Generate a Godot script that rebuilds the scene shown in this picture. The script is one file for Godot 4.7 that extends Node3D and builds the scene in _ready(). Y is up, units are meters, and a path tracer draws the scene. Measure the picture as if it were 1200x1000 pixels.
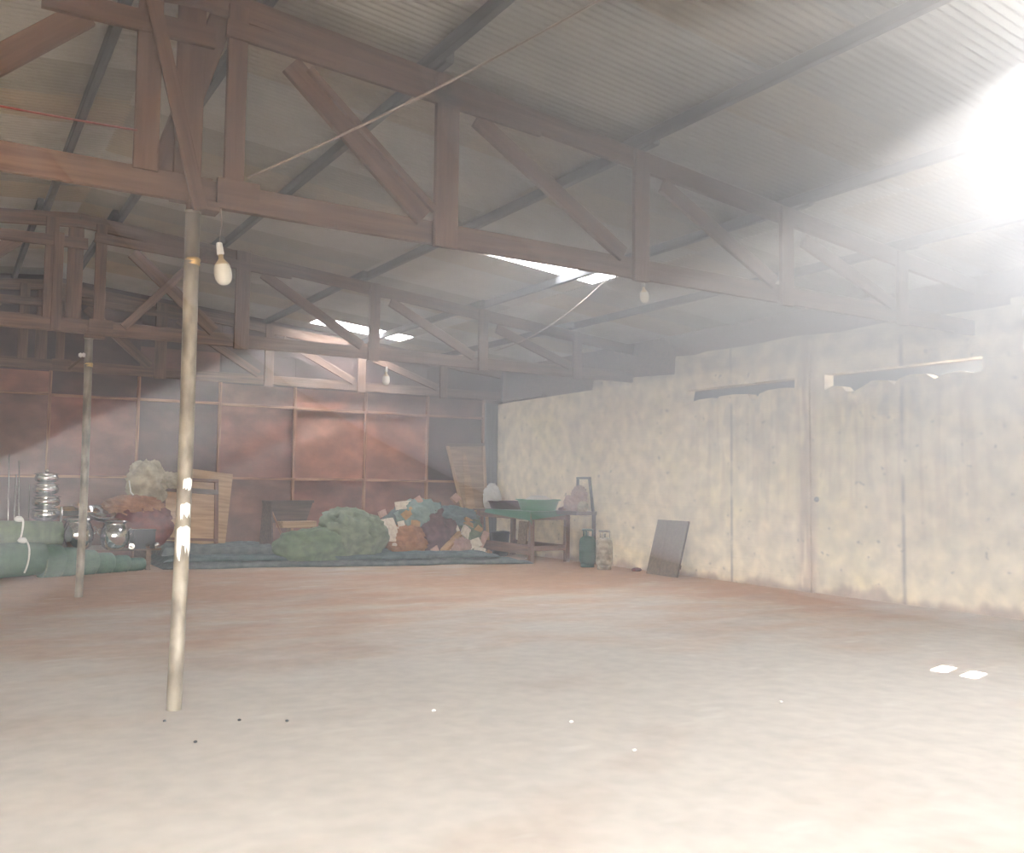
extends Node3D
# A big timber-trussed store shed: corrugated roof on trusses and purlins, hardboard end wall,
# whitewashed block side wall, dusty concrete floor, stores heaped along the far end.
# x to the right, -z into the depth of the shed, metres.

const RIDGE_X := 1.4        # plan position of the ridge
const PITCH := 0.095        # fall of the roof for each metre away from the ridge
const ROOF_Y := 5.235       # underside of the sheets at the ridge
const WALL_X := 11.0        # inner face of the side wall
const LEFT_X := -8.2
const BACK_Z := -18.2
const FRONT_Z := 1.8

var M := {}
var used := {}
var rng := RandomNumberGenerator.new()

# ------------------------------------------------------------------ camera, sky, sun
func setup_view() -> void:
	var cam := Camera3D.new()
	cam.name = "camera"
	cam.fov = 50.49
	cam.near = 0.05
	cam.far = 300.0
	var b := Basis(Vector3.UP, deg_to_rad(-32.03)) * Basis(Vector3.RIGHT, deg_to_rad(3.657)) * Basis(Vector3.BACK, deg_to_rad(0.68))
	cam.transform = Transform3D(b, Vector3(0, 1.55, 0))
	add_child(cam)
	cam.current = true
	var sky_mat := ProceduralSkyMaterial.new()
	sky_mat.sky_top_color = Color(0.85, 0.88, 0.92)
	sky_mat.sky_horizon_color = Color(0.96, 0.95, 0.93)
	sky_mat.sky_curve = 0.25
	sky_mat.ground_horizon_color = Color(0.75, 0.68, 0.6)
	sky_mat.ground_bottom_color = Color(0.55, 0.47, 0.4)
	sky_mat.energy_multiplier = 1.0
	var sky := Sky.new()
	sky.sky_material = sky_mat
	var e := Environment.new()
	e.background_mode = Environment.BG_SKY
	e.sky = sky
	e.background_energy_multiplier = 4.0
	e.tonemap_mode = Environment.TONE_MAPPER_LINEAR
	e.tonemap_exposure = 15.6
	e.volumetric_fog_enabled = true
	e.volumetric_fog_density = 0.0
	e.sdfgi_enabled = true
	e.ssao_enabled = true
	e.ssil_enabled = true
	var we := WorldEnvironment.new()
	we.name = "environment"
	we.environment = e
	add_child(we)
	var sun := DirectionalLight3D.new()
	sun.name = "sun"
	sun.light_energy = 4.0
	sun.light_color = Color(1.0, 0.98, 0.95)
	sun.light_angular_distance = 0.53
	sun.shadow_enabled = true
	sun.sky_mode = DirectionalLight3D.SKY_MODE_LIGHT_ONLY
	add_child(sun)
	sun.look_at_from_position(Vector3(cos(deg_to_rad(15.0)), tan(deg_to_rad(27.5)), -sin(deg_to_rad(15.0))) * 40.0, Vector3.ZERO, Vector3.UP)

func haze_bank(called: String, label: String, at: Vector3, size: Vector3, density: float, shape: int, tint: Color) -> void:
	var f := FogVolume.new()
	f.name = numbered(called)
	f.shape = shape
	f.size = size
	f.position = at
	var m := FogMaterial.new()
	m.density = density
	m.albedo = tint
	f.material = m
	f.set_meta("label", label)
	f.set_meta("category", "haze")
	f.set_meta("kind", "stuff")
	add_child(f)

# ------------------------------------------------------------------ naming helpers
func numbered(called: String) -> String:
	if not used.has(called):
		used[called] = 0
		return called
	used[called] += 1
	return "%s_%03d" % [called, used[called]]

func tag(o: Node, label: String, category: String, group := "", kind := "") -> Node:
	if label: o.set_meta("label", label)
	if category: o.set_meta("category", category)
	if group: o.set_meta("group", group)
	if kind: o.set_meta("kind", kind)
	return o

func thing(called: String, label: String, category: String, at := Vector3.ZERO, turn := 0.0, group := "") -> Node3D:
	var o := Node3D.new()
	o.name = numbered(called)
	o.position = at
	o.rotation.y = turn
	add_child(o, true)
	tag(o, label, category, group)
	return o

func put(mesh: Mesh, called: String, mat: Material, parent: Node = null, tr := Transform3D.IDENTITY) -> MeshInstance3D:
	var o := MeshInstance3D.new()
	o.name = numbered(called) if parent == null else called
	o.mesh = mesh
	o.material_override = mat
	o.transform = tr
	o.cast_shadow = GeometryInstance3D.SHADOW_CASTING_SETTING_ON
	(self if parent == null else parent).add_child(o, true)
	return o

func at_pos(p: Vector3, turn := 0.0) -> Transform3D:
	return Transform3D(Basis(Vector3.UP, turn), p)

# ------------------------------------------------------------------ mesh helpers
func new_st(smooth := false) -> SurfaceTool:
	var st := SurfaceTool.new()
	st.begin(Mesh.PRIMITIVE_TRIANGLES)
	st.set_smooth_group(0 if smooth else -1)
	return st

func done(st: SurfaceTool) -> ArrayMesh:
	st.generate_normals()
	return st.commit()

func tri(st: SurfaceTool, a: Vector3, b: Vector3, c: Vector3) -> void:
	st.add_vertex(a); st.add_vertex(b); st.add_vertex(c)

func quad(st: SurfaceTool, a: Vector3, b: Vector3, c: Vector3, d: Vector3) -> void:
	tri(st, a, b, c); tri(st, a, c, d)

func add_box(st: SurfaceTool, c: Vector3, s: Vector3, bs := Basis.IDENTITY) -> void:
	var h := s * 0.5
	var p := []
	for i in 8:
		p.append(c + bs * Vector3(h.x if i & 1 else -h.x, h.y if i & 2 else -h.y, h.z if i & 4 else -h.z))
	quad(st, p[4], p[6], p[7], p[5])
	quad(st, p[1], p[3], p[2], p[0])
	quad(st, p[0], p[2], p[6], p[4])
	quad(st, p[5], p[7], p[3], p[1])
	quad(st, p[2], p[3], p[7], p[6])
	quad(st, p[0], p[4], p[5], p[1])

func box_mesh(s: Vector3) -> ArrayMesh:
	var st := new_st()
	add_box(st, Vector3.ZERO, s)
	return done(st)

# a sawn timber lying along local x: eight-sided section with its arrises knocked off, a little bowed
func timber_mesh(l: float, h: float, w: float, bow := 0.0) -> ArrayMesh:
	var st := new_st()
	var c := minf(h, w) * 0.09
	var sec := [Vector2(-w / 2 + c, -h / 2), Vector2(w / 2 - c, -h / 2), Vector2(w / 2, -h / 2 + c), Vector2(w / 2, h / 2 - c), Vector2(w / 2 - c, h / 2), Vector2(-w / 2 + c, h / 2), Vector2(-w / 2, h / 2 - c), Vector2(-w / 2, -h / 2 + c)]
	var n := 4 if bow != 0.0 else 1
	for k in n:
		var x0 := -l / 2 + l * k / n
		var x1 := -l / 2 + l * (k + 1) / n
		var y0 := bow * sin(PI * k / n)
		var y1 := bow * sin(PI * (k + 1) / n)
		for i in 8:
			var a: Vector2 = sec[i]
			var b: Vector2 = sec[(i + 1) % 8]
			quad(st, Vector3(x0, a.y + y0, a.x), Vector3(x0, b.y + y0, b.x), Vector3(x1, b.y + y1, b.x), Vector3(x1, a.y + y1, a.x))
	for i in range(1, 7):
		tri(st, Vector3(-l / 2, sec[0].y, sec[0].x), Vector3(-l / 2, sec[i + 1].y, sec[i + 1].x), Vector3(-l / 2, sec[i].y, sec[i].x))
		tri(st, Vector3(l / 2, sec[0].y, sec[0].x), Vector3(l / 2, sec[i].y, sec[i].x), Vector3(l / 2, sec[i + 1].y, sec[i + 1].x))
	return done(st)

func along(a: Vector3, b: Vector3, up := Vector3.UP) -> Transform3D:
	var x := (b - a).normalized()
	var y := (up - x * up.dot(x))
	if y.length() < 0.01:
		y = Vector3.BACK - x * x.z
	y = y.normalized()
	return Transform3D(Basis(x, y, x.cross(y)), (a + b) / 2)

func timber(called: String, parent: Node, a: Vector3, b: Vector3, h: float, w: float, mat: Material, up := Vector3.UP, bow := 0.0) -> MeshInstance3D:
	return put(timber_mesh(a.distance_to(b), h, w, bow), called, mat, parent, along(a, b, up))

func add_lathe(st: SurfaceTool, prof: Array, seg := 24, tr := Transform3D.IDENTITY) -> void:
	for j in prof.size() - 1:
		for i in seg:
			var a0 := TAU * i / seg
			var a1 := TAU * (i + 1) / seg
			var p: Vector2 = prof[j]
			var q: Vector2 = prof[j + 1]
			var p00 := tr * Vector3(cos(a0) * p.x, p.y, sin(a0) * p.x)
			var p10 := tr * Vector3(cos(a1) * p.x, p.y, sin(a1) * p.x)
			var p11 := tr * Vector3(cos(a1) * q.x, q.y, sin(a1) * q.x)
			var p01 := tr * Vector3(cos(a0) * q.x, q.y, sin(a0) * q.x)
			if p.x > 0.0001: tri(st, p00, p10, p11)
			if q.x > 0.0001: tri(st, p00, p11, p01)

func lathe(prof: Array, seg := 24) -> ArrayMesh:
	var st := new_st(true)
	add_lathe(st, prof, seg)
	return done(st)

func add_tube(st: SurfaceTool, pts: Array, r: float, seg := 8) -> void:
	var rings := []
	for k in pts.size():
		var d: Vector3 = (pts[mini(k + 1, pts.size() - 1)] - pts[maxi(k - 1, 0)]).normalized()
		var u := d.cross(Vector3.UP)
		if u.length() < 0.05: u = d.cross(Vector3.RIGHT)
		u = u.normalized()
		var v := u.cross(d)
		var ring := []
		for i in seg:
			var a := TAU * i / seg
			ring.append(pts[k] + (u * cos(a) + v * sin(a)) * r)
		rings.append(ring)
	for k in rings.size() - 1:
		for i in seg:
			var j := (i + 1) % seg
			quad(st, rings[k][i], rings[k][j], rings[k + 1][j], rings[k + 1][i])
	for i in range(1, seg - 1):
		tri(st, rings[0][0], rings[0][i + 1], rings[0][i])
		tri(st, rings[-1][0], rings[-1][i], rings[-1][i + 1])

func tube(pts: Array, r: float, seg := 8) -> ArrayMesh:
	var st := new_st(true)
	add_tube(st, pts, r, seg)
	return done(st)

# polygon given as (u, v), stood up along axis frame: u -> uax, v -> vax, thickness along nax; uv from (u, v)
func slab(poly: PackedVector2Array, o: Vector3, uax: Vector3, vax: Vector3, nax: Vector3, thick: float, uv_o: Vector2, uv_s: Vector2) -> ArrayMesh:
	var st := new_st()
	var idx := Geometry2D.triangulate_polygon(poly)
	for side in 2:
		var off := nax * thick * side
		for k in range(0, idx.size(), 3):
			var order := [0, 1, 2] if side == 0 else [0, 2, 1]
			for m in order:
				var p := poly[idx[k + m]]
				st.set_uv((p - uv_o) * uv_s)
				st.add_vertex(o + uax * p.x + vax * p.y + off)
	for i in poly.size():
		var p := poly[i]
		var q := poly[(i + 1) % poly.size()]
		var a := o + uax * p.x + vax * p.y
		var b := o + uax * q.x + vax * q.y
		for v in [[a, p], [b, q], [b + nax * thick, q], [a, p], [b + nax * thick, q], [a + nax * thick, p]]:
			st.set_uv((v[1] - uv_o) * uv_s)
			st.add_vertex(v[0])
	return done(st)

# lumpy soft thing: a ball pushed about by noise, flat where it rests on the ground (y = 0)
func add_lump(st: SurfaceTool, c: Vector3, r: Vector3, sd: int, amp: float, freq: float, seg := 48, rows := 24) -> void:
	var n := FastNoiseLite.new()
	n.seed = sd
	n.frequency = freq
	n.fractal_type = FastNoiseLite.FRACTAL_RIDGED
	n.fractal_octaves = 2
	var g := []
	for j in rows + 1:
		var row := []
		var t := PI * j / rows
		for i in seg:
			var a := TAU * i / seg
			var d := Vector3(sin(t) * cos(a), -cos(t), sin(t) * sin(a))
			var nz := n.get_noise_3dv(d * 1.7 + c * 0.3)
			var crease := pow(absf(sin(2.5 * a + 2.2 * d.y + 3.0 * nz + sd)), 0.6) - 0.6
			var p := c + d * r * (1.0 + amp * nz + amp * 0.34 * crease * sin(t))
			p.y = maxf(p.y, 0.0)
			row.append(p)
		g.append(row)
	for j in rows:
		for i in seg:
			var k := (i + 1) % seg
			if j > 0: tri(st, g[j][i], g[j][k], g[j + 1][k])
			if j < rows - 1 or j == 0: tri(st, g[j][i], g[j + 1][k], g[j + 1][i])

func lump(r: Vector3, sd: int, amp := 0.25, freq := 0.9) -> ArrayMesh:
	var st := new_st(true)
	add_lump(st, Vector3(0, r.y * 0.86, 0), r, sd, amp, freq)
	return done(st)

# cloth spread over a rectangle: grid with its own height field, given thickness by a skirt to the ground
func spread(w: float, d: float, hgt: Callable, nx := 40, nz := 14) -> ArrayMesh:
	var st := new_st(true)
	var g := []
	for j in nz + 1:
		var row := []
		for i in nx + 1:
			var u := float(i) / nx
			var v := float(j) / nz
			row.append(hgt.call(u, v, w, d))
		g.append(row)
	for j in nz:
		for i in nx:
			quad(st, g[j][i], g[j][i + 1], g[j + 1][i + 1], g[j + 1][i])
	return done(st)

# ------------------------------------------------------------------ materials
func noise_tex(sd: int, freq: float, ramp: Array, stops: Array, size := 512, kind := FastNoiseLite.TYPE_SIMPLEX_SMOOTH, oct := 5) -> NoiseTexture2D:
	var n := FastNoiseLite.new()
	n.seed = sd
	n.noise_type = kind
	n.frequency = freq
	n.fractal_octaves = oct
	var t := NoiseTexture2D.new()
	t.width = size
	t.height = size
	t.seamless = true
	t.noise = n
	var g := Gradient.new()
	g.offsets = PackedFloat32Array(stops)
	g.colors = PackedColorArray(ramp)
	t.color_ramp = g
	return t

func bump_tex(sd: int, freq: float, size := 512) -> NoiseTexture2D:
	var n := FastNoiseLite.new()
	n.seed = sd
	n.frequency = freq
	n.fractal_octaves = 4
	var t := NoiseTexture2D.new()
	t.width = size
	t.height = size
	t.seamless = true
	t.noise = n
	return t

func surf(called: String, col: Color, rough := 0.9, metal := 0.0) -> StandardMaterial3D:
	var m := StandardMaterial3D.new()
	m.resource_name = called
	m.albedo_color = col
	m.roughness = rough
	m.metallic = metal
	M[called] = m
	return m

func textured(called: String, tex: Texture2D, scale: Vector3, rough := 0.9, world := false, bump: Texture2D = null, depth := 0.0, metal := 0.0) -> StandardMaterial3D:
	var m := surf(called, Color.WHITE, rough, metal)
	m.albedo_texture = tex
	m.uv1_triplanar = true
	m.uv1_world_triplanar = world
	m.uv1_scale = scale
	if bump:
		m.heightmap_enabled = true
		m.heightmap_texture = bump
		m.heightmap_scale = depth
	return m

func tinted(called: String, base: String, tint: Color) -> void:
	var m: StandardMaterial3D = M[base].duplicate()
	m.resource_name = called
	m.albedo_color = tint
	M[called] = m

func make_materials() -> void:
	var grain := noise_tex(3, 0.012, [Color(0.33, 0.24, 0.185), Color(0.405, 0.3, 0.235), Color(0.47, 0.36, 0.285)], [0.15, 0.5, 0.85])
	var wb := bump_tex(8, 0.02)
	textured("truss_wood", grain, Vector3(0.12, 1.9, 1.9), 0.85, false, wb, 0.25)
	# purlins are greyer, weathered softwood; some old furniture is stained
	textured("purlin_wood", noise_tex(9, 0.012, [Color(0.29, 0.285, 0.285), Color(0.345, 0.34, 0.34), Color(0.4, 0.39, 0.385)], [0.15, 0.5, 0.85]), Vector3(0.12, 1.9, 1.9), 0.85, false, wb, 0.25)
	textured("stained_wood", noise_tex(10, 0.012, [Color(0.27, 0.21, 0.18), Color(0.33, 0.26, 0.22), Color(0.38, 0.3, 0.26)], [0.15, 0.5, 0.85]), Vector3(0.15, 1.9, 1.9), 0.8, false, wb, 0.25)
	var pale := noise_tex(5, 0.012, [Color(0.56, 0.43, 0.3), Color(0.62, 0.49, 0.35), Color(0.68, 0.55, 0.41)], [0.15, 0.5, 0.85])
	textured("pale_wood", pale, Vector3(0.15, 2.0, 2.0), 0.85, false, wb, 0.2)
	tinted("grey_wood", "pale_wood", Color(0.62, 0.62, 0.66))
	tinted("table_wood", "truss_wood", Color(0.98, 0.85, 0.78))
	var hard := noise_tex(11, 0.006, [Color(0.38, 0.265, 0.225), Color(0.45, 0.315, 0.265), Color(0.53, 0.375, 0.31)], [0.2, 0.55, 0.9])
	textured("hardboard", hard, Vector3(0.32, 0.5, 0.32), 0.75, true, bump_tex(4, 0.03), 0.1)
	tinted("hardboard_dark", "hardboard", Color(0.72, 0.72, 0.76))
	tinted("hardboard_red", "hardboard", Color(1.08, 0.98, 0.95))
	tinted("hardboard_warm", "hardboard", Color(1.2, 1.1, 1.02))
	textured("batten_wood", noise_tex(6, 0.012, [Color(0.4, 0.26, 0.2), Color(0.55, 0.38, 0.28), Color(0.64, 0.47, 0.36)], [0.15, 0.5, 0.85]), Vector3(0.2, 3.0, 3.0), 0.85)
	# galvanised sheet gone dull
	var galv := noise_tex(21, 0.008, [Color(0.66, 0.64, 0.6), Color(0.71, 0.69, 0.65), Color(0.75, 0.73, 0.69)], [0.15, 0.5, 0.9])
	textured("roof_metal", galv, Vector3(0.35, 0.35, 0.35), 0.45, true, null, 0.0, 0.5)
	tinted("roof_metal_dull", "roof_metal", Color(0.86, 0.85, 0.82))
	tinted("roof_metal_warm", "roof_metal", Color(0.95, 0.9, 0.82))
	var pipe := noise_tex(31, 0.015, [Color(0.36, 0.32, 0.27), Color(0.47, 0.43, 0.37), Color(0.57, 0.53, 0.47)], [0.2, 0.5, 0.85])
	textured("pipe_metal", pipe, Vector3(0.8, 0.35, 0.8), 0.6, false, null, 0.0, 0.12)
	tinted("old_board", "pale_wood", Color(0.92, 0.94, 0.97))
	surf("white_paint", Color(0.86, 0.84, 0.8), 0.6)
	surf("weld_metal", Color(0.75, 0.62, 0.4), 0.4, 0.6)
	surf("glass_bulb", Color(0.88, 0.86, 0.81), 0.25)
	surf("bulb_cap", Color(0.75, 0.66, 0.5), 0.5)
	surf("white_plastic", Color(0.85, 0.84, 0.82), 0.5)
	surf("cord", Color(0.62, 0.55, 0.5), 0.8)
	surf("red_cord", Color(0.55, 0.25, 0.2), 0.8)
	surf("string", Color(0.82, 0.82, 0.78), 0.9)
	var cloth := bump_tex(41, 0.03)
	for c in [["green_canvas", Color(0.27, 0.33, 0.24), Color(0.36, 0.42, 0.3)], ["teal_canvas", Color(0.18, 0.29, 0.23), Color(0.27, 0.37, 0.29)], ["dark_tarp", Color(0.19, 0.25, 0.25), Color(0.28, 0.34, 0.33)], ["grey_tarp", Color(0.25, 0.28, 0.28), Color(0.36, 0.38, 0.36)], ["olive_cloth", Color(0.31, 0.35, 0.27), Color(0.43, 0.46, 0.36)], ["sack_cloth", Color(0.5, 0.46, 0.37), Color(0.66, 0.61, 0.5)], ["orange_cloth", Color(0.46, 0.29, 0.16), Color(0.6, 0.41, 0.26)], ["red_cloth", Color(0.32, 0.12, 0.1), Color(0.44, 0.2, 0.15)], ["maroon_cloth", Color(0.25, 0.15, 0.15), Color(0.37, 0.24, 0.24)], ["aqua_cloth", Color(0.37, 0.44, 0.41), Color(0.47, 0.53, 0.49)], ["blue_cloth", Color(0.27, 0.32, 0.32), Color(0.36, 0.41, 0.4)], ["pink_cloth", Color(0.5, 0.38, 0.34), Color(0.64, 0.5, 0.44)]]:
		textured(c[0], noise_tex(50 + M.size(), 0.02, [c[1], c[2]], [0.25, 0.75], 256), Vector3(0.9, 0.9, 0.9), 0.95, false, cloth, 0.4)
	textured("cream_paper", noise_tex(61, 0.02, [Color(0.7, 0.63, 0.55), Color(0.78, 0.72, 0.64)], [0.2, 0.7], 256), Vector3(1.5, 1.5, 1.5), 0.9)
	tinted("tan_paper", "cream_paper", Color(0.82, 0.68, 0.5))
	tinted("pinkish_paper", "cream_paper", Color(0.9, 0.76, 0.74))
	surf("steel", Color(0.72, 0.71, 0.69), 0.12, 1.0)
	surf("brass", Color(0.74, 0.56, 0.3), 0.22, 1.0)
	surf("dark_plastic", Color(0.09, 0.1, 0.11), 0.5)
	surf("green_plastic", Color(0.12, 0.48, 0.27), 0.45)
	surf("green_sheet", Color(0.12, 0.36, 0.24), 0.55)
	surf("maroon_plastic", Color(0.27, 0.16, 0.17), 0.5)
	surf("cylinder_green", Color(0.07, 0.24, 0.19), 0.55)
	textured("cylinder_grey", noise_tex(71, 0.02, [Color(0.4, 0.36, 0.3), Color(0.66, 0.61, 0.53)], [0.2, 0.7], 256), Vector3(1.2, 1.2, 1.2), 0.7)
	surf("valve_metal", Color(0.4, 0.36, 0.3), 0.5, 0.7)
	surf("mirror", Color(0.5, 0.5, 0.5), 0.1, 0.9)
	surf("polythene", Color(0.72, 0.7, 0.66), 0.4)
	surf("food_brown", Color(0.45, 0.3, 0.22), 0.9)
	textured("ground_earth", noise_tex(81, 0.01, [Color(0.42, 0.37, 0.31), Color(0.52, 0.46, 0.39)], [0.2, 0.8]), Vector3(0.1, 0.1, 0.1), 0.95, true)
	textured("outer_wall", noise_tex(82, 0.01, [Color(0.2, 0.22, 0.24), Color(0.3, 0.32, 0.34)], [0.2, 0.8]), Vector3(0.2, 0.2, 0.2), 0.9, true)
	textured("inner_wall", noise_tex(83, 0.01, [Color(0.62, 0.56, 0.48), Color(0.74, 0.69, 0.6)], [0.2, 0.8]), Vector3(0.2, 0.2, 0.2), 0.9, true)
	make_floor_material()
	make_wall_material()

func fbm(sd: int, freq: float, oct := 4) -> FastNoiseLite:
	var n := FastNoiseLite.new()
	n.seed = sd
	n.frequency = freq
	n.fractal_octaves = oct
	n.noise_type = FastNoiseLite.TYPE_SIMPLEX_SMOOTH
	return n

# dusty concrete: grey-beige cement, drifts of red-brown earth trodden in, pale lime scuffs
func make_floor_material() -> void:
	var w := 1024
	var im := Image.create(w, w, false, Image.FORMAT_RGB8)
	var big := fbm(101, 0.16, 4)
	var mid := fbm(102, 0.7, 4)
	var streak := fbm(103, 1.0, 4)
	var fine := fbm(104, 5.0, 3)
	var cement := Color(0.71, 0.67, 0.62)
	var earth := Color(0.67, 0.515, 0.4)
	var dark := Color(0.6, 0.5, 0.43)
	var lime := Color(0.8, 0.775, 0.73)
	for j in w:
		var z := lerpf(BACK_Z, FRONT_Z, (j + 0.5) / w)
		for i in w:
			var x := lerpf(LEFT_X, WALL_X, (i + 0.5) / w)
			# earth carried in lies along the stored goods at the far end and down the side wall, in drifts
			var toward := clampf((-z - 5.5) / 7.0, 0.0, 1.0) * 0.75 + clampf((x - 7.0) / 4.0, 0.0, 1.0) * 0.25
			var e := smoothstep(0.05, 0.95, toward + 0.5 * big.get_noise_2d(x, z) + 0.25 * mid.get_noise_2d(x * 0.7, z * 1.6) + 0.02)
			var c := cement.lerp(earth, e * 0.95)
			c = c.lerp(dark, smoothstep(0.15, 0.55, big.get_noise_2d(x * 2.1 + 40, z * 3.0)) * 0.22)
			var s := streak.get_noise_2d(x * 0.9 + 9, z * 2.6)
			c = c.lerp(lime, smoothstep(0.35, 0.75, s) * 0.3)
			c = c * (1.0 + 0.04 * fine.get_noise_2d(x, z) + 0.03 * mid.get_noise_2d(x * 2.0, z * 2.0))
			im.set_pixel(i, j, c)
	var m := surf("floor_concrete", Color.WHITE, 0.88)
	m.albedo_texture = ImageTexture.create_from_image(im)
	m.metallic_specular = 0.35

# whitewash on rendered blockwork: rain streaks under the broken vents, rusty earth splashed along the foot, scabs
func make_wall_material() -> void:
	var w := 1536
	var h := 288
	var im := Image.create(w, h, false, Image.FORMAT_RGB8)
	var hm := Image.create(w, h, false, Image.FORMAT_L8)
	var big := fbm(201, 0.35, 4)
	var fine := fbm(202, 2.6, 4)
	var scab := fbm(203, 3.2, 3)
	var drip := fbm(204, 1.0, 3)
	var base := Color(0.86, 0.79, 0.67)
	var grey := Color(0.55, 0.52, 0.48)
	var red := Color(0.56, 0.43, 0.36)
	var blue := Color(0.42, 0.43, 0.44)
	for j in h:
		var y := 4.32 * (1.0 - (j + 0.5) / h)
		for i in w:
			var z := lerpf(BACK_Z - 0.2, FRONT_Z, (i + 0.5) / w)
			var c := base
			c = c.lerp(Color(0.87, 0.8, 0.63), smoothstep(0.0, 0.6, big.get_noise_2d(z + 30, y * 1.2)) * 0.7)
			c = c.lerp(grey, smoothstep(0.1, 0.6, big.get_noise_2d(z * 1.3, y * 2.0)) * 0.16)
			# streaks washed down below the two vents
			var under := maxf(band(z, -11.6, -9.3, 0.4), band(z, -8.9, -6.4, 0.4))
			var run := smoothstep(-0.1, 0.45, drip.get_noise_2d(z * 5.5, y * 0.35)) * band(y, 1.0, 3.15, 0.7)
			c = c.lerp(red, under * run * 0.16)
			var soot := smoothstep(-0.05, 0.35, drip.get_noise_2d(z * 2.0 + 50, y * 1.5)) * band(y, 2.45, 3.4, 0.3)
			c = c.lerp(blue, under * soot * 0.24)
			# rusty lines beside the column and at the two joints
			var j1 := exp(-pow((z + 9.2) / 0.16, 2.0)) * smoothstep(-0.5, 0.2, drip.get_noise_2d(z * 4.0, y * 0.5))
			c = c.lerp(red, j1 * 0.5)
			var j2 := maxf(exp(-pow((z + 10.74) / 0.025, 2.0)), exp(-pow((z + 7.59) / 0.03, 2.0))) * smoothstep(-0.5, 0.1, drip.get_noise_2d(z, y * 1.2))
			c = c.lerp(Color(0.45, 0.4, 0.36), j2 * 0.6)
			# earth splashed at the foot, ragged top
			var foot := 0.16 + 0.16 * big.get_noise_2d(z * 2.4, 7.0) + 0.08 * fine.get_noise_2d(z, 3.0)
			c = c.lerp(Color(0.55, 0.44, 0.38), smoothstep(foot, foot - 0.14, y) * 0.6)
			# dirty bare render on the beam over the vents
			c = c.lerp(grey, band(y, 3.5, 4.4, 0.08) * (0.45 + 0.5 * fine.get_noise_2d(z * 0.8, y)))
			c = c.lerp(Color(0.4, 0.36, 0.32), smoothstep(0.55, 0.68, scab.get_noise_2d(z * 1.1, y * 1.6)) * 0.45)
			c = c * (1.0 + 0.13 * fine.get_noise_2d(z, y))
			im.set_pixel(i, j, c)
			# block courses telegraphing through the wash
			var course := fposmod(y, 0.2)
			var off := 0.2 if int(floor(y / 0.2)) % 2 else 0.0
			var perp := fposmod(z + off, 0.4)
			var joint := 1.0 if course < 0.016 or perp < 0.016 else 0.0
			var v := 0.6 + 0.35 * fine.get_noise_2d(z * 2.0, y * 2.0) - joint * 0.22
			hm.set_pixel(i, j, Color(v, v, v))
	var m := surf("whitewash", Color.WHITE, 0.92)
	m.albedo_texture = ImageTexture.create_from_image(im)
	m.heightmap_enabled = true
	m.heightmap_texture = ImageTexture.create_from_image(hm)
	m.heightmap_scale = 0.8

func band(v: float, a: float, b: float, soft: float) -> float:
	return smoothstep(a - soft, a + soft, v) * (1.0 - smoothstep(b - soft, b + soft, v))

# ------------------------------------------------------------------ room shell
func roof_y(x: float) -> float:
	return ROOF_Y - PITCH * absf(x - RIDGE_X)

func build_shell() -> void:
	# floor slab with its own map
	var fw := WALL_X + 0.25 - LEFT_X + 0.25
	var poly := PackedVector2Array([Vector2(LEFT_X - 0.2, BACK_Z - 0.2), Vector2(WALL_X + 0.2, BACK_Z - 0.2), Vector2(WALL_X + 0.2, FRONT_Z + 0.2), Vector2(LEFT_X - 0.2, FRONT_Z + 0.2)])
	var fm := slab(poly, Vector3.ZERO, Vector3.RIGHT, Vector3.BACK, Vector3.DOWN, 0.15, Vector2(LEFT_X, BACK_Z), Vector2(1.0 / (WALL_X - LEFT_X), 1.0 / (FRONT_Z - BACK_Z)))
	tag(put(fm, "floor", M.floor_concrete), "dusty concrete floor with drifts of red-brown earth", "", "", "structure")
	put_ground()
	build_side_wall()
	build_end_wall()
	# wall on the other side and the front wall with its doorway, behind the camera
	var lw := put(box_mesh(Vector3(0.2, roof_y(LEFT_X) + 0.02, FRONT_Z - BACK_Z + 0.4)), "wall_left", M.inner_wall, null, at_pos(Vector3(LEFT_X - 0.1, roof_y(LEFT_X) / 2, (FRONT_Z + BACK_Z) / 2)))
	tag(lw, "plain plastered wall on the far long side", "", "", "structure")
	var fp := PackedVector2Array([Vector2(LEFT_X - 0.2, 0), Vector2(-7.6, 0), Vector2(-7.6, 2.7), Vector2(-5.0, 2.7), Vector2(-5.0, 0), Vector2(-1.7, 0), Vector2(-1.7, 3.1), Vector2(2.6, 3.1), Vector2(2.6, 0), Vector2(WALL_X + 0.2, 0), Vector2(WALL_X + 0.2, roof_y(WALL_X + 0.2) + 0.06), Vector2(RIDGE_X, roof_y(RIDGE_X) + 0.06), Vector2(LEFT_X - 0.2, roof_y(LEFT_X - 0.2) + 0.06)])
	var fr := put(slab(fp, Vector3(0, 0, FRONT_Z), Vector3.RIGHT, Vector3.UP, Vector3.BACK, 0.2, Vector2.ZERO, Vector2.ONE), "wall_front", M.inner_wall)
	tag(fr, "plastered front wall with two doorways", "", "", "structure")

func put_ground() -> void:
	var g := put(box_mesh(Vector3(160, 0.2, 160)), "ground", M.ground_earth, null, at_pos(Vector3(0, -0.26, 0)))
	tag(g, "bare earth yard outside the shed", "", "", "structure")
	var n := put(box_mesh(Vector3(0.3, 5.2, 14.0)), "wall_neighbour", M.outer_wall, null, at_pos(Vector3(12.2, 2.44, -13.7)))
	tag(n, "grey wall of the neighbouring building seen through the vents", "", "", "structure")

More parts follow.
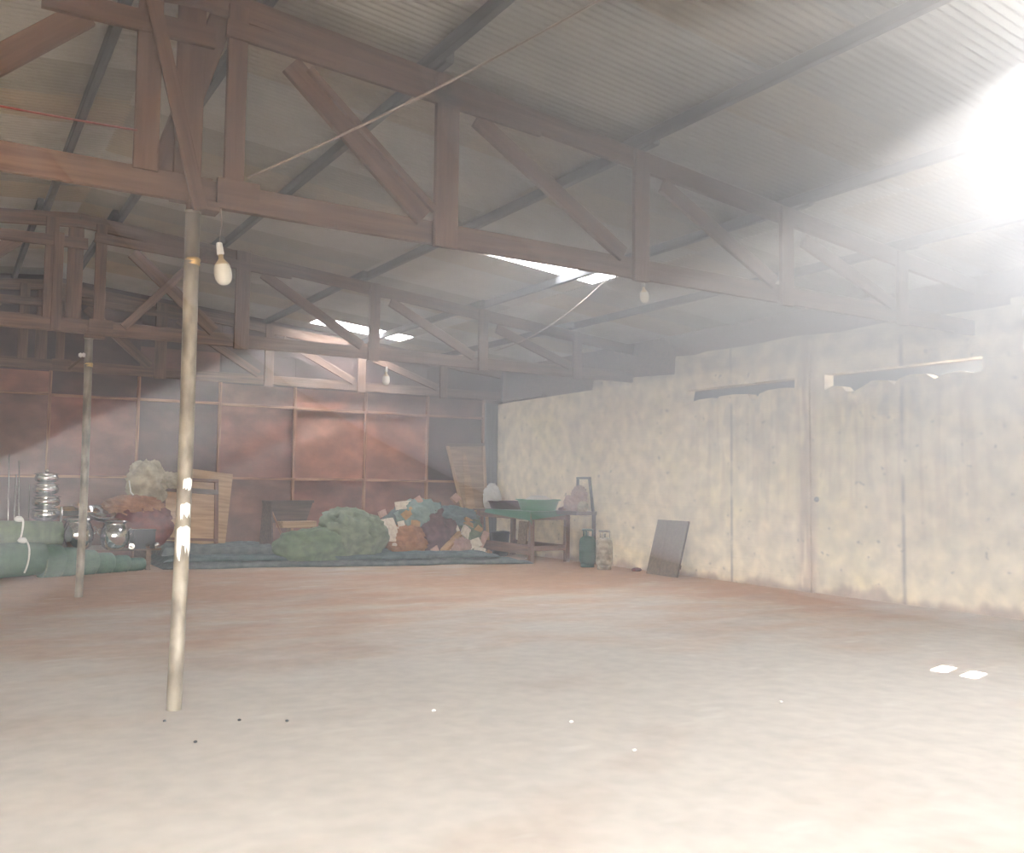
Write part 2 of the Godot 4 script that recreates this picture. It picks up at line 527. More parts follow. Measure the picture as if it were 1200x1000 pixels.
func build_side_wall() -> void:
	var uv_o := Vector2(BACK_Z - 0.2, 4.32)
	var uv_s := Vector2(1.0 / (FRONT_Z - BACK_Z + 0.2), -1.0 / 4.32)
	var o := Vector3(WALL_X, 0, 0)
	var z_ax := Vector3.BACK
	# lower wall up to the vents, its broken upper edge dipping below each vent
	var lo := PackedVector2Array([Vector2(BACK_Z - 0.2, 0), Vector2(-6.1, 0), Vector2(-6.1, 3.23)])
	var edge := [[-6.45, 3.23], [-6.45, 3.04], [-6.56, 3.03], [-6.75, 3.08], [-6.98, 3.05], [-7.1, 3.0], [-7.22, 3.08], [-7.45, 3.1], [-7.62, 3.06], [-7.7, 2.98], [-7.8, 3.05], [-8.05, 3.07], [-8.2, 3.0], [-8.35, 2.94], [-8.48, 2.95], [-8.56, 3.03], [-8.72, 3.05], [-8.86, 3.0], [-8.86, 3.23], [-9.42, 3.23], [-9.42, 3.08], [-9.62, 3.1], [-9.95, 3.09], [-10.12, 3.05], [-10.2, 2.97], [-10.3, 2.96], [-10.38, 3.06], [-10.7, 3.08], [-11.0, 3.07], [-11.1, 3.03], [-11.2, 3.06], [-11.5, 3.05], [-11.86, 3.0], [-11.8, 3.23]]
	for e in edge:
		lo.append(Vector2(e[0], e[1]))
	lo.append(Vector2(BACK_Z - 0.2, 3.23))
	var wall := tag(Node3D.new(), "whitewashed block wall with two broken vent slots under the eaves", "", "", "structure")
	wall.name = "wall_right"
	add_child(wall)
	put(slab(lo, o, z_ax, Vector3.UP, Vector3.RIGHT, 0.2, uv_o, uv_s), "masonry", M.whitewash, wall)
	# nearer stretch, pierced by two small vent holes that let the sun through
	var f := FRONT_Z + 0.2
	for q in [[-6.1, f, 0.0, 1.87], [-6.1, f, 2.12, 3.23], [-6.1, -5.82, 1.87, 2.12], [-5.64, -5.55, 1.87, 2.12], [-5.37, f, 1.87, 2.12]]:
		put(slab(PackedVector2Array([Vector2(q[0], q[2]), Vector2(q[1], q[2]), Vector2(q[1], q[3]), Vector2(q[0], q[3])]), o, z_ax, Vector3.UP, Vector3.RIGHT, 0.2, uv_o, uv_s), "masonry", M.whitewash, wall)
	# head of the wall: stepped top
	var hi := PackedVector2Array([Vector2(BACK_Z - 0.2, 3.23), Vector2(-4.0, 3.23), Vector2(FRONT_Z + 0.2, 3.23), Vector2(FRONT_Z + 0.2, 3.86), Vector2(-5.0, 3.87), Vector2(-6.3, 3.82), Vector2(-7.8, 3.86), Vector2(-8.6, 3.83), Vector2(-9.4, 3.88), Vector2(-10.4, 3.85), Vector2(-11.3, 3.87), Vector2(-11.6, 3.84), Vector2(-12.08, 3.87), Vector2(-12.12, 3.55), Vector2(-12.6, 3.57), Vector2(-13.5, 3.62), Vector2(-14.5, 3.66), Vector2(-14.55, 3.47), Vector2(-16.4, 3.45), Vector2(BACK_Z - 0.2, 3.43)])
	put(slab(hi, o, z_ax, Vector3.UP, Vector3.RIGHT, 0.2, uv_o, uv_s), "wall_head", M.whitewash, wall)
	# concrete column standing proud, and the ledge of the ring beam
	put(slab(PackedVector2Array([Vector2(-9.3, 0), Vector2(-9.12, 0), Vector2(-9.12, 3.56), Vector2(-9.3, 3.56)]), Vector3(WALL_X - 0.035, 0, 0), z_ax, Vector3.UP, Vector3.RIGHT, 0.05, uv_o, uv_s), "column", M.whitewash, wall)
	put(slab(PackedVector2Array([Vector2(-12.08, 3.55), Vector2(FRONT_Z, 3.55), Vector2(FRONT_Z, 3.84), Vector2(-8.4, 3.81), Vector2(-12.08, 3.84)]), Vector3(WALL_X - 0.015, 0, 0), z_ax, Vector3.UP, Vector3.RIGHT, 0.03, uv_o, uv_s), "ring_beam", M.whitewash, wall)
	put(slab(PackedVector2Array([Vector2(-6.06, 3.25), Vector2(-5.92, 3.25), Vector2(-5.92, 3.9), Vector2(-6.06, 3.9)]), Vector3(WALL_X - 0.03, 0, 0), z_ax, Vector3.UP, Vector3.RIGHT, 0.05, uv_o, uv_s), "column", M.whitewash, wall)
	put(lathe([Vector2(0, 0), Vector2(0.04, 0), Vector2(0.036, 0.02), Vector2(0.015, 0.025), Vector2(0.012, 0.05), Vector2(0, 0.052)], 12), "wall_bolt", M.valve_metal, wall, Transform3D(Basis(Vector3.BACK, PI / 2), Vector3(WALL_X - 0.0, 1.38, -9.02)))
	# dark eaves boarding closing the space between the wall and the sheets
	var eb := put(box_mesh(Vector3(0.04, 1.12, FRONT_Z - BACK_Z + 0.3)), "trim_1", M.truss_wood, null, at_pos(Vector3(WALL_X + 0.24, 3.78, (FRONT_Z + BACK_Z) / 2)))
	tag(eb, "timber eaves boarding above the whitewashed wall", "", "", "structure")
	# loose batten lying on the wall head by the corner
	var lb := timber("loose_batten", null, Vector3(WALL_X + 0.03, 3.495, -18.0), Vector3(WALL_X + 0.01, 3.495, -16.3), 0.05, 0.12, M.truss_wood)
	tag(lb, "short dark batten lying on the wall head by the corner", "batten")

func build_end_wall() -> void:
	var wall := tag(Node3D.new(), "end wall of reddish-brown hardboard panels on timber battens", "", "", "structure")
	wall.name = "wall_back"
	add_child(wall)
	# outer skin, closing the gable behind the panels
	var gp := PackedVector2Array([Vector2(LEFT_X - 0.2, 0), Vector2(WALL_X + 0.2, 0), Vector2(WALL_X + 0.2, roof_y(WALL_X + 0.2) + 0.06), Vector2(RIDGE_X, roof_y(RIDGE_X) + 0.06), Vector2(LEFT_X - 0.2, roof_y(LEFT_X - 0.2) + 0.06)])
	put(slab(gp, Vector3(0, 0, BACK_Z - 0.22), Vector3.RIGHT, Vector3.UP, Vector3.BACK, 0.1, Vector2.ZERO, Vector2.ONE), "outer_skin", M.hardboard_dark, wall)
	var xs := [-7.45, -5.95, -4.45, -2.95, -1.45, 0.05, 1.55, 3.05, 4.56, 6.08, 7.65, 9.14, 10.6]
	var ys := [0.04, 1.6, 3.07, 3.5, 4.1, 4.72]
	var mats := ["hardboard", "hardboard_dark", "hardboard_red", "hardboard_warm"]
	var pick := [[1, 0, 3, 1, 1], [0, 2, 1, 1, 1], [1, 1, 1, 0, 1], [0, 2, 0, 1, 1], [2, 3, 3, 1, 1], [2, 3, 0, 1, 1], [0, 1, 0, 1, 1], [1, 1, 1, 1, 1]]  # gable rows take the darker tint to hold down light from the roof gap
	for i in xs.size() - 1:
		for j in ys.size() - 1:
			var w: float = xs[i + 1] - xs[i] - 0.03
			var h: float = ys[j + 1] - ys[j] - 0.02
			if ys[j + 1] > roof_y(xs[i]) - 0.05 or ys[j + 1] > roof_y(xs[i + 1]) - 0.05: continue
			var c := Vector3((xs[i] + xs[i + 1]) / 2, (ys[j] + ys[j + 1]) / 2, BACK_Z - 0.05 + rng.randf_range(-0.012, 0.012))
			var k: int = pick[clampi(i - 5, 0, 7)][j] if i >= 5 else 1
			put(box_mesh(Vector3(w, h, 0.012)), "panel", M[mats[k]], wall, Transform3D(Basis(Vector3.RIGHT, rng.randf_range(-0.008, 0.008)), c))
	for x in xs:
		timber("stud", wall, Vector3(x, 0.0, BACK_Z), Vector3(x, 3.5, BACK_Z), 0.05, 0.09, M.batten_wood, Vector3.RIGHT)
	for y in [1.6, 3.07]:
		for i in xs.size() - 1:
			timber("rail", wall, Vector3(xs[i] + 0.03, y + rng.randf_range(-0.01, 0.01), BACK_Z + 0.012), Vector3(xs[i + 1] - 0.03, y + rng.randf_range(-0.01, 0.01), BACK_Z + 0.012), 0.05, 0.08, M.batten_wood)
	# dark post filling the corner with the side wall
	timber("corner_post", wall, Vector3(10.78, 0, BACK_Z + 0.02), Vector3(10.78, 3.42, BACK_Z + 0.02), 0.34, 0.12, M.purlin_wood, Vector3.RIGHT)

# ------------------------------------------------------------------ roof
func sheet_mesh(l: float, nw: int, cut0 := 0.0, cut1 := 1.0) -> ArrayMesh:
	# corrugations run along local x; waves along local z; flat-bottomed sine of 76 mm pitch
	var st := new_st(true)
	var pitch := 0.076
	var per := 6
	var n := nw * per
	for i in n:
		var z0 := pitch * i / per - pitch * nw / 2
		var z1 := pitch * (i + 1) / per - pitch * nw / 2
		var y0 := 0.016 * sin(TAU * i / per)
		var y1 := 0.016 * sin(TAU * (i + 1) / per)
		quad(st, Vector3(-l / 2, y0, z0), Vector3(l / 2, y0, z0), Vector3(l / 2, y1, z1), Vector3(-l / 2, y1, z1))
	return done(st)

func build_roof() -> void:
	var roof := tag(Node3D.new(), "dull corrugated metal sheets of the roof seen from below", "", "", "structure")
	roof.name = "ceiling"
	add_child(roof)
	var cover := 0.76
	var ranges := [[1.36, 5.6], [5.45, 8.3], [8.2, 11.95]]
	var meshes := {}
	var mats := ["roof_metal", "roof_metal_dull", "roof_metal_warm", "roof_metal"]
	var cols := int(ceil((FRONT_Z + 0.5 - (BACK_Z - 0.5)) / cover))
	for side in 2:
		for r in 3:
			for c in cols:
				var zc := BACK_Z - 0.35 + cover * (c + 0.5)
				var parts := [ranges[r]]
				if side == 0:
					# sheets torn away over the middle of two bays, and an unseen opening added over the near end to light the haze
					if r == 1 and (absf(zc + 10.57) < 0.3 or absf(zc + 17.41) < 0.3):
						parts = [[5.45, 6.2]]
					if r == 1 and zc > -2.7 and zc < -1.2:
						parts = []
					elif r == 1 and zc > -3.2 and zc < -2.7:
						parts = [[5.45, 6.6]]
				for pr in parts:
					var a: float = pr[0]
					var b: float = pr[1]
					var key := "%.2f" % (b - a)
					if not meshes.has(key):
						meshes[key] = sheet_mesh((b - a) * sqrt(1.0 + PITCH * PITCH), 11)
					var xm := (a + b) / 2
					var lift := 0.012 * (2 - r) + (0.004 if c % 2 else 0.0) + 0.012
					var y := roof_y(xm) + lift
					var s := 1.0 if side == 0 else -1.0
					var x := xm if side == 0 else 2.0 * RIDGE_X - xm
					var t := Transform3D(Basis(Vector3.BACK, -s * atan(PITCH)), Vector3(x, y, zc))
					t.basis = t.basis * Basis(Vector3.UP, rng.randf_range(-0.003, 0.003))
					put(meshes[key], "roof_sheet", M[mats[(c * 7 + r * 3 + side) % 4]], roof, t)
	# ridge capping
	var st := new_st()
	for s in [-1.0, 1.0]:
		var a := Vector3(RIDGE_X, ROOF_Y + 0.075, BACK_Z - 0.5)
		var b := Vector3(RIDGE_X + s * 0.3, ROOF_Y + 0.035, BACK_Z - 0.5)
		var d := Vector3(0, 0, FRONT_Z - BACK_Z + 1.0)
		quad(st, a, a + d, b + d, b)
	put(done(st), "ridge_capping", M.roof_metal_dull, roof)

func build_purlins() -> void:
	var names := {0.95: "dark ridge purlin left of the king posts", 1.85: "dark ridge purlin right of the king posts", 3.27: "dark purlin above the first posts right of the steel pole", 5.46: "dark purlin in line with the second posts right of the pole", 7.6: "dark purlin crossing the torn roof openings", 9.45: "dark purlin close to the whitewashed side wall", -0.5: "dark purlin on the slope beyond the ridge"}
	for x in names:
		var h := 0.11
		var w := 0.075
		var y: float = roof_y(x) - h / 2 - 0.003
		var o := thing("purlin", names[x], "purlin", Vector3(x, y, 0), 0.0, "roof purlins")
		# lengths butted over the trusses, a little out of line with each other
		var cuts := [BACK_Z - 0.1, -13.22, -6.49, FRONT_Z + 0.1]
		for k in 3:
			var dx := 0.045 * (1 if k % 2 else -1)
			timber("length", o, Vector3(dx, 0, cuts[k] - 0.18), Vector3(dx, 0, cuts[k + 1] + 0.18), h, w, M.purlin_wood)
	var low := ["dark purlin next below the ridge on the far slope", "dark purlin halfway down the far slope", "dark purlin lowest on the far slope"]
	# wall plate purlins near the eaves and on the far slope, needed by the sheets
	for x in [-2.6, -4.7, -6.8]:
		var o := thing("purlin", low.pop_front(), "purlin", Vector3(x, roof_y(x) - 0.06, 0), 0.0, "roof purlins")
		timber("length", o, Vector3(0, 0, BACK_Z - 0.1), Vector3(0, 0, FRONT_Z + 0.1), 0.11, 0.075, M.purlin_wood)

# ------------------------------------------------------------------ trusses
func build_truss(z: float, dx: float, label: String, kind: int) -> Node3D:
	var t := thing("roof_truss", label, "truss", Vector3(0, 0, z), 0.0, "timber roof trusses")
	var w := 0.055
	var wm: Material = M.truss_wood
	var mid := RIDGE_X
	var right_end := WALL_X - 0.02
	var top := func(x: float) -> float: return roof_y(x) - 0.115
	# bottom chord: two long pieces lapped beside the pole
	timber("bottom_chord", t, Vector3(LEFT_X + 0.05, 3.585, 0), Vector3(mid + 0.12, 3.59, 0), 0.19, w, wm, Vector3.UP)
	timber("bottom_chord", t, Vector3(mid - 0.15, 3.595, -0.06), Vector3(right_end, 3.6, -0.06), 0.19, w, wm, Vector3.UP)
	timber("fish_plate", t, Vector3(1.55, 3.59, 0.03), Vector3(1.85, 3.59, 0.03), 0.22, 0.04, wm)
	# top chords
	for s in [-1.0, 1.0]:
		var x0: float = mid
		var x1: float = right_end if s > 0 else LEFT_X + 0.05
		timber("top_chord", t, Vector3(x0, top.call(x0) - 0.095, -0.03), Vector3(x1, top.call(x1) - 0.095, -0.03), 0.19, w, wm)
	# collar piece under the ridge
	timber("collar_tie", t, Vector3(0.4, 4.68, 0.03), Vector3(1.5, 4.7, 0.03), 0.15, 0.045, wm)
	timber("packing_piece", t, Vector3(1.58, 4.81, 0.03), Vector3(4.3, 4.66, 0.03), 0.13, 0.04, wm)
	# posts by the pole and at the panel points
	timber("post", t, Vector3(1.07, 3.66, 0.02), Vector3(1.07, 5.0, 0.02), 0.16, 0.05, wm, Vector3.RIGHT)
	timber("post", t, Vector3(1.67, 3.5, 0.0), Vector3(1.67, 5.0, 0.0), 0.14, 0.05, wm, Vector3.RIGHT)
	timber("king_post", t, Vector3(1.37, 3.66, -0.11), Vector3(1.37, 5.08, -0.11), 0.19, 0.05, wm, Vector3.RIGHT)
	for p in [3.38, 5.47, 7.47, 9.45]:
		timber("post", t, Vector3(p + dx, 3.47, 0.025 if p < 5.0 else 0.0), Vector3(p + dx, top.call(p) - 0.02, 0.025 if p < 5.0 else 0.0), 0.21 if p < 5.0 else 0.18, 0.05, wm, Vector3.RIGHT)
	for p in [-0.58, -2.67, -4.67, -6.65]:
		timber("post", t, Vector3(p, 3.47, 0.02), Vector3(p, top.call(p) - 0.02, 0.02), 0.18, 0.05, wm, Vector3.RIGHT)
	# raking webs, high end towards the ridge
	for q in [[2.07, 4.68, 3.2, 3.7], [3.68, 4.63, 5.27, 3.7], [5.75, 4.45, 7.3, 3.7], [7.75, 4.22, 9.3, 3.7], [0.67, 4.66, -0.4, 3.68], [-0.9, 4.63, -2.5, 3.68], [-2.95, 4.45, -4.5, 3.68]]:
		var ddx: float = dx if q[0] > 2.5 else 0.0
		timber("web", t, Vector3(q[0] + ddx, q[1], -0.02), Vector3(q[2] + ddx, q[3], -0.02), 0.17 if q[0] < 3.0 else 0.15, 0.05, wm)
	if kind == 0:
		# two planks nailed across each other over the pole, a doubled edge on the first web
		timber("brace_plank", t, Vector3(0.985, 5.1, 0.14), Vector3(1.42, 3.42, 0.12), 0.095, 0.035, wm, Vector3.RIGHT)
		timber("brace_plank", t, Vector3(1.63, 5.1, -0.16), Vector3(1.2, 3.7, -0.16), 0.17, 0.08, wm, Vector3.RIGHT)
		timber("web_cleat", t, Vector3(2.2, 4.66, 0.03), Vector3(3.28, 3.76, 0.03), 0.05, 0.05, wm)
		timber("bearing_block", t, Vector3(1.36, 3.47, 0.02), Vector3(1.56, 3.47, 0.02), 0.07, 0.14, wm)
	elif kind == 1:
		timber("brace_plank", t, Vector3(1.98, 3.62, 0.06), Vector3(3.05, 4.85, 0.06), 0.11, 0.04, wm)
		timber("web_cleat", t, Vector3(1.15, 4.8, 0.06), Vector3(1.15, 3.5, 0.06), 0.12, 0.04, wm, Vector3.RIGHT)
		timber("bearing_block", t, Vector3(1.5, 3.47, 0.02), Vector3(1.75, 3.47, 0.02), 0.07, 0.14, wm)
	return t

func build_pole(x: float, z: float, lean: float, label: String, painted: bool) -> void:
	var o := thing("steel_pole", label, "pole", Vector3(x, 0, z), 0.0, "steel poles propping the trusses")
	var pts := []
	for k in 9:
		var y := 3.435 * k / 8.0
		pts.append(Vector3(lean * y / 3.4 + 0.012 * sin(y * 1.1), y, 0))
	put(tube(pts, 0.05, 20), "pipe", M.pipe_metal, o)
	var top: Vector3 = pts[8]
	put(lathe([Vector2(0, 0), Vector2(0.051, 0), Vector2(0.056, 0.01), Vector2(0.056, 0.025), Vector2(0.05, 0.03), Vector2(0, 0.03)], 20), "end_cap", M.pipe_metal, o, at_pos(top - Vector3(0, 0.02, 0)))
	put(lathe([Vector2(0.045, -0.03), Vector2(0.054, -0.022), Vector2(0.05, -0.006), Vector2(0.056, 0.004), Vector2(0.054, 0.02), Vector2(0.045, 0.028)], 20), "weld_collar", M.weld_metal, o, at_pos(Vector3(lean * 0.9 + 0.003, 3.08, 0)))
	if not painted:
		put(lathe([Vector2(0, 0), Vector2(0.03, 0), Vector2(0.035, 0.03), Vector2(0.022, 0.04), Vector2(0.034, 0.055), Vector2(0.02, 0.08), Vector2(0, 0.082)], 14), "insulator", M.white_plastic, o, Transform3D(Basis(Vector3.BACK, PI / 2), Vector3(-0.045, 3.2, 0.02)))
		timber("cleat_strip", o, Vector3(-0.06, 3.18, 0.03), Vector3(-0.24, 3.0, 0.03), 0.03, 0.015, M.grey_wood)
		return
	# dabs of white paint run down the side that faces the doorway
	rng.seed = 77
	for d in [[1.535, 0.06, -0.9, 0.5, 0.03], [1.36, 0.075, -0.7, 0.75, 0.06], [1.185, 0.11, -1.35, 1.1, 0.14]]:
		var st := new_st(true)
		var n := 14
		var tops := []
		var bots := []
		for i in n + 1:
			var a: float = lerpf(d[2], d[3], float(i) / n) + PI / 2 - 0.1
			var edge := sin(PI * i / n)
			var y1: float = d[0] + d[1] * 0.5 * (0.55 + 0.45 * edge) + rng.randf_range(-0.006, 0.006)
			var y0: float = d[0] - d[1] * 0.5 * (0.5 + 0.5 * edge) - rng.randf_range(0.0, d[4])
			var cx: float = lean * d[0] / 3.4 + 0.012 * sin(d[0] * 1.1)
			tops.append(Vector3(cx + cos(a) * 0.0512, y1, sin(a) * 0.0512))
			bots.append(Vector3(cx + cos(a) * 0.0512, y0, sin(a) * 0.0512))
		for i in n:
			quad(st, bots[i], bots[i + 1], tops[i + 1], tops[i])
		put(done(st), "paint_dab", M.white_paint, o)

func build_bulb(at: Vector3, drop: float, tilt: float, label: String, big := 1.0) -> void:
	# at: where the flex leaves the chord; drop: length of the flex
	var o := thing("light_bulb", label, "bulb", at, 0.0, "unlit bulbs hanging from the trusses")
	var low := Vector3(sin(tilt) * -0.02, -drop, 0)
	put(tube([Vector3.ZERO, Vector3(0.01, -drop * 0.5, 0), low], 0.004, 6), "flex", M.cord, o)
	var tr := Transform3D(Basis(Vector3.BACK, tilt).scaled(Vector3.ONE * big), low)
	put(lathe([Vector2(0, 0.005), Vector2(0.018, 0.003), Vector2(0.022, -0.005), Vector2(0.025, -0.075), Vector2(0.021, -0.082), Vector2(0, -0.082)], 18), "lamp_holder", M.white_plastic, o, tr)
	put(lathe([Vector2(0.0, -0.08), Vector2(0.017, -0.08), Vector2(0.018, -0.11), Vector2(0.03, -0.128), Vector2(0.05, -0.15), Vector2(0.051, -0.155), Vector2(0, -0.155)], 18), "bulb_base", M.bulb_cap, o, tr)
	put(lathe([Vector2(0.049, -0.15), Vector2(0.056, -0.17), Vector2(0.06, -0.2), Vector2(0.061, -0.23), Vector2(0.055, -0.262), Vector2(0.042, -0.283), Vector2(0.022, -0.296), Vector2(0, -0.3)], 24), "globe", M.glass_bulb, o, tr)

func sag(a: Vector3, b: Vector3, s: float, n := 14) -> Array:
	var p := []
	for i in n + 1:
		var t := float(i) / n
		p.append(a.lerp(b, t) + Vector3(0, -4.0 * s * t * (1.0 - t), 0))
	return p

func build_wires() -> void:
	tag(put(tube(sag(Vector3(1.75, 3.72, -6.4), Vector3(3.8, 4.97, -4.7), 0.05), 0.009, 6), "roof_wire", M.cord), "pale wire slanting from the chord near the pole up to the sheets", "wire")
	tag(put(tube(sag(Vector3(7.85, 3.82, -13.14), Vector3(7.95, 4.5, -10.2), 0.16), 0.011, 6), "roof_wire", M.cord), "slack wire from the second truss up to the torn opening", "wire")
	tag(put(tube(sag(Vector3(-2.0, 3.95, -6.38), Vector3(1.0, 3.9, -6.4), 0.05), 0.007, 6), "roof_wire", M.red_cord), "thin reddish wire running along the first truss to its post", "wire")

# ------------------------------------------------------------------ stores along the far end
func layer(x0: float, x1: float, z_back: float, z_left: float, z_right: float, h: float, sd: int, mat: String, label: String, base := 0.0) -> void:
	# folded cloth lying flat: wavy top, front edge rolled over down to the ground
	var n := fbm(sd, 0.9, 3)
	var f := func(u: float, v: float, _w: float, _d: float) -> Vector3:
		var x := lerpf(x0, x1, u)
		var over := clampf((v - 0.84) / 0.16, 0.0, 1.0)
		var ends := clampf(minf(u, 1.0 - u) / 0.03, 0.0, 1.0)
		var wav := n.get_noise_2d(x * 1.6, v * 6.0)
		var zf := lerpf(z_left, z_right, u) + 0.14 * n.get_noise_2d(x * 0.7, 40.0)
		var z := lerpf(z_back, zf, minf(v / 0.84, 1.0)) + 0.05 * sin(over * PI)
		var crease := 0.02 * sin(v * 30.0 + 2.0 * n.get_noise_2d(x, 3.0))
		var y := (h * (0.9 + 0.22 * wav) + crease) * (1.0 - over * 0.98) * sqrt(ends)
		return Vector3(x, base + maxf(y, 0.004), z)
	tag(put(spread(1.0, 1.0, f, 80, 30), "tarpaulin", M[mat]), label, "tarpaulin", "folded tarpaulins at the far wall")

func roll(a: Vector3, b: Vector3, r: float, mat: String, label: String, ties: Array, coils: int) -> void:
	var o := thing("canvas_roll", label, "canvas roll", a, 0.0, "rolled canvas at the far end")
	var d := b - a
	var l := d.length()
	var basis_ := along(a, b).basis
	var n := fbm(int(a.z * 100), 1.2, 3)
	var st := new_st(true)
	var seg := 28
	var nl := 40
	var g := []
	var main := l * (0.62 if coils > 0 else 1.0)
	for k in nl + 1:
		var t := main * k / nl
		var row := []
		for i in seg:
			var an := TAU * i / seg
			var rr := r * (1.0 + 0.07 * n.get_noise_3d(t * 1.4, cos(an) * 1.5, sin(an) * 1.5) - (0.12 * pow(float(k) / nl, 6.0)))
			var squash := 0.88 if sin(an) < 0 else 0.96
			row.append(basis_ * Vector3(t, sin(an) * rr * squash, cos(an) * rr))
		g.append(row)
	for k in nl:
		for i in seg:
			var j := (i + 1) % seg
			quad(st, g[k][i], g[k + 1][i], g[k + 1][j], g[k][j])
	for i in range(1, seg - 1):
		tri(st, g[0][0], g[0][i], g[0][i + 1])
		tri(st, g[nl][0], g[nl][i + 1], g[nl][i])
	put(done(st), "rolled_canvas", M[mat], o)
	for c in coils:
		# wrapped tail: short drums of decreasing girth, each with a rim
		var t0 := main - 0.04 + (l - main) * c / coils
		var rr := r * lerpf(0.86, 0.36, float(c) / maxf(coils - 1, 1))
		var ww := (l - main) / coils + 0.05
		var dst := new_st(true)
		add_lathe(dst, [Vector2(0, 0), Vector2(rr * 0.9, 0), Vector2(rr, 0.02), Vector2(rr * 1.03, ww * 0.5), Vector2(rr * 0.98, ww - 0.03), Vector2(rr * 0.86, ww), Vector2(0, ww)], 22)
		var up := Transform3D(basis_ * Basis(Vector3.BACK, -PI / 2), basis_ * Vector3(t0, -(r - rr) * 0.86, 0))
		var fold := put(done(dst), "wrapped_fold", M[mat], o, up)
		put(tube(ring_pts(rr * 0.995, 0.012), 0.012, 6), "selvedge", M.olive_cloth, fold)
	for tt in ties:
		var pts := []
		for i in 17:
			var an := -0.6 + TAU * 0.62 * i / 16.0
			pts.append(basis_ * Vector3(tt + 0.05 * sin(an), sin(an) * r * 1.02, cos(an) * r * 1.04))
		put(tube(pts, 0.014, 6), "tie_string", M.string, o)
		var kst := new_st(true)
		add_lump(kst, basis_ * Vector3(tt, r * 1.02, 0.05), Vector3(0.06, 0.045, 0.05), 5, 0.4, 1.5, 10, 6)
		put(done(kst), "knot", M.string, o)

func pot_profile(r: float, h: float) -> Array:
	return [Vector2(0, 0), Vector2(r * 0.55, 0), Vector2(r * 0.86, h * 0.12), Vector2(r, h * 0.38), Vector2(r * 0.97, h * 0.6), Vector2(r * 0.8, h * 0.82), Vector2(r * 0.72, h * 0.88), Vector2(r * 0.9, h * 0.93), Vector2(r * 0.92, h * 0.96), Vector2(r * 0.7, h), Vector2(r * 0.3, h * 1.05), Vector2(0, h * 1.06)]

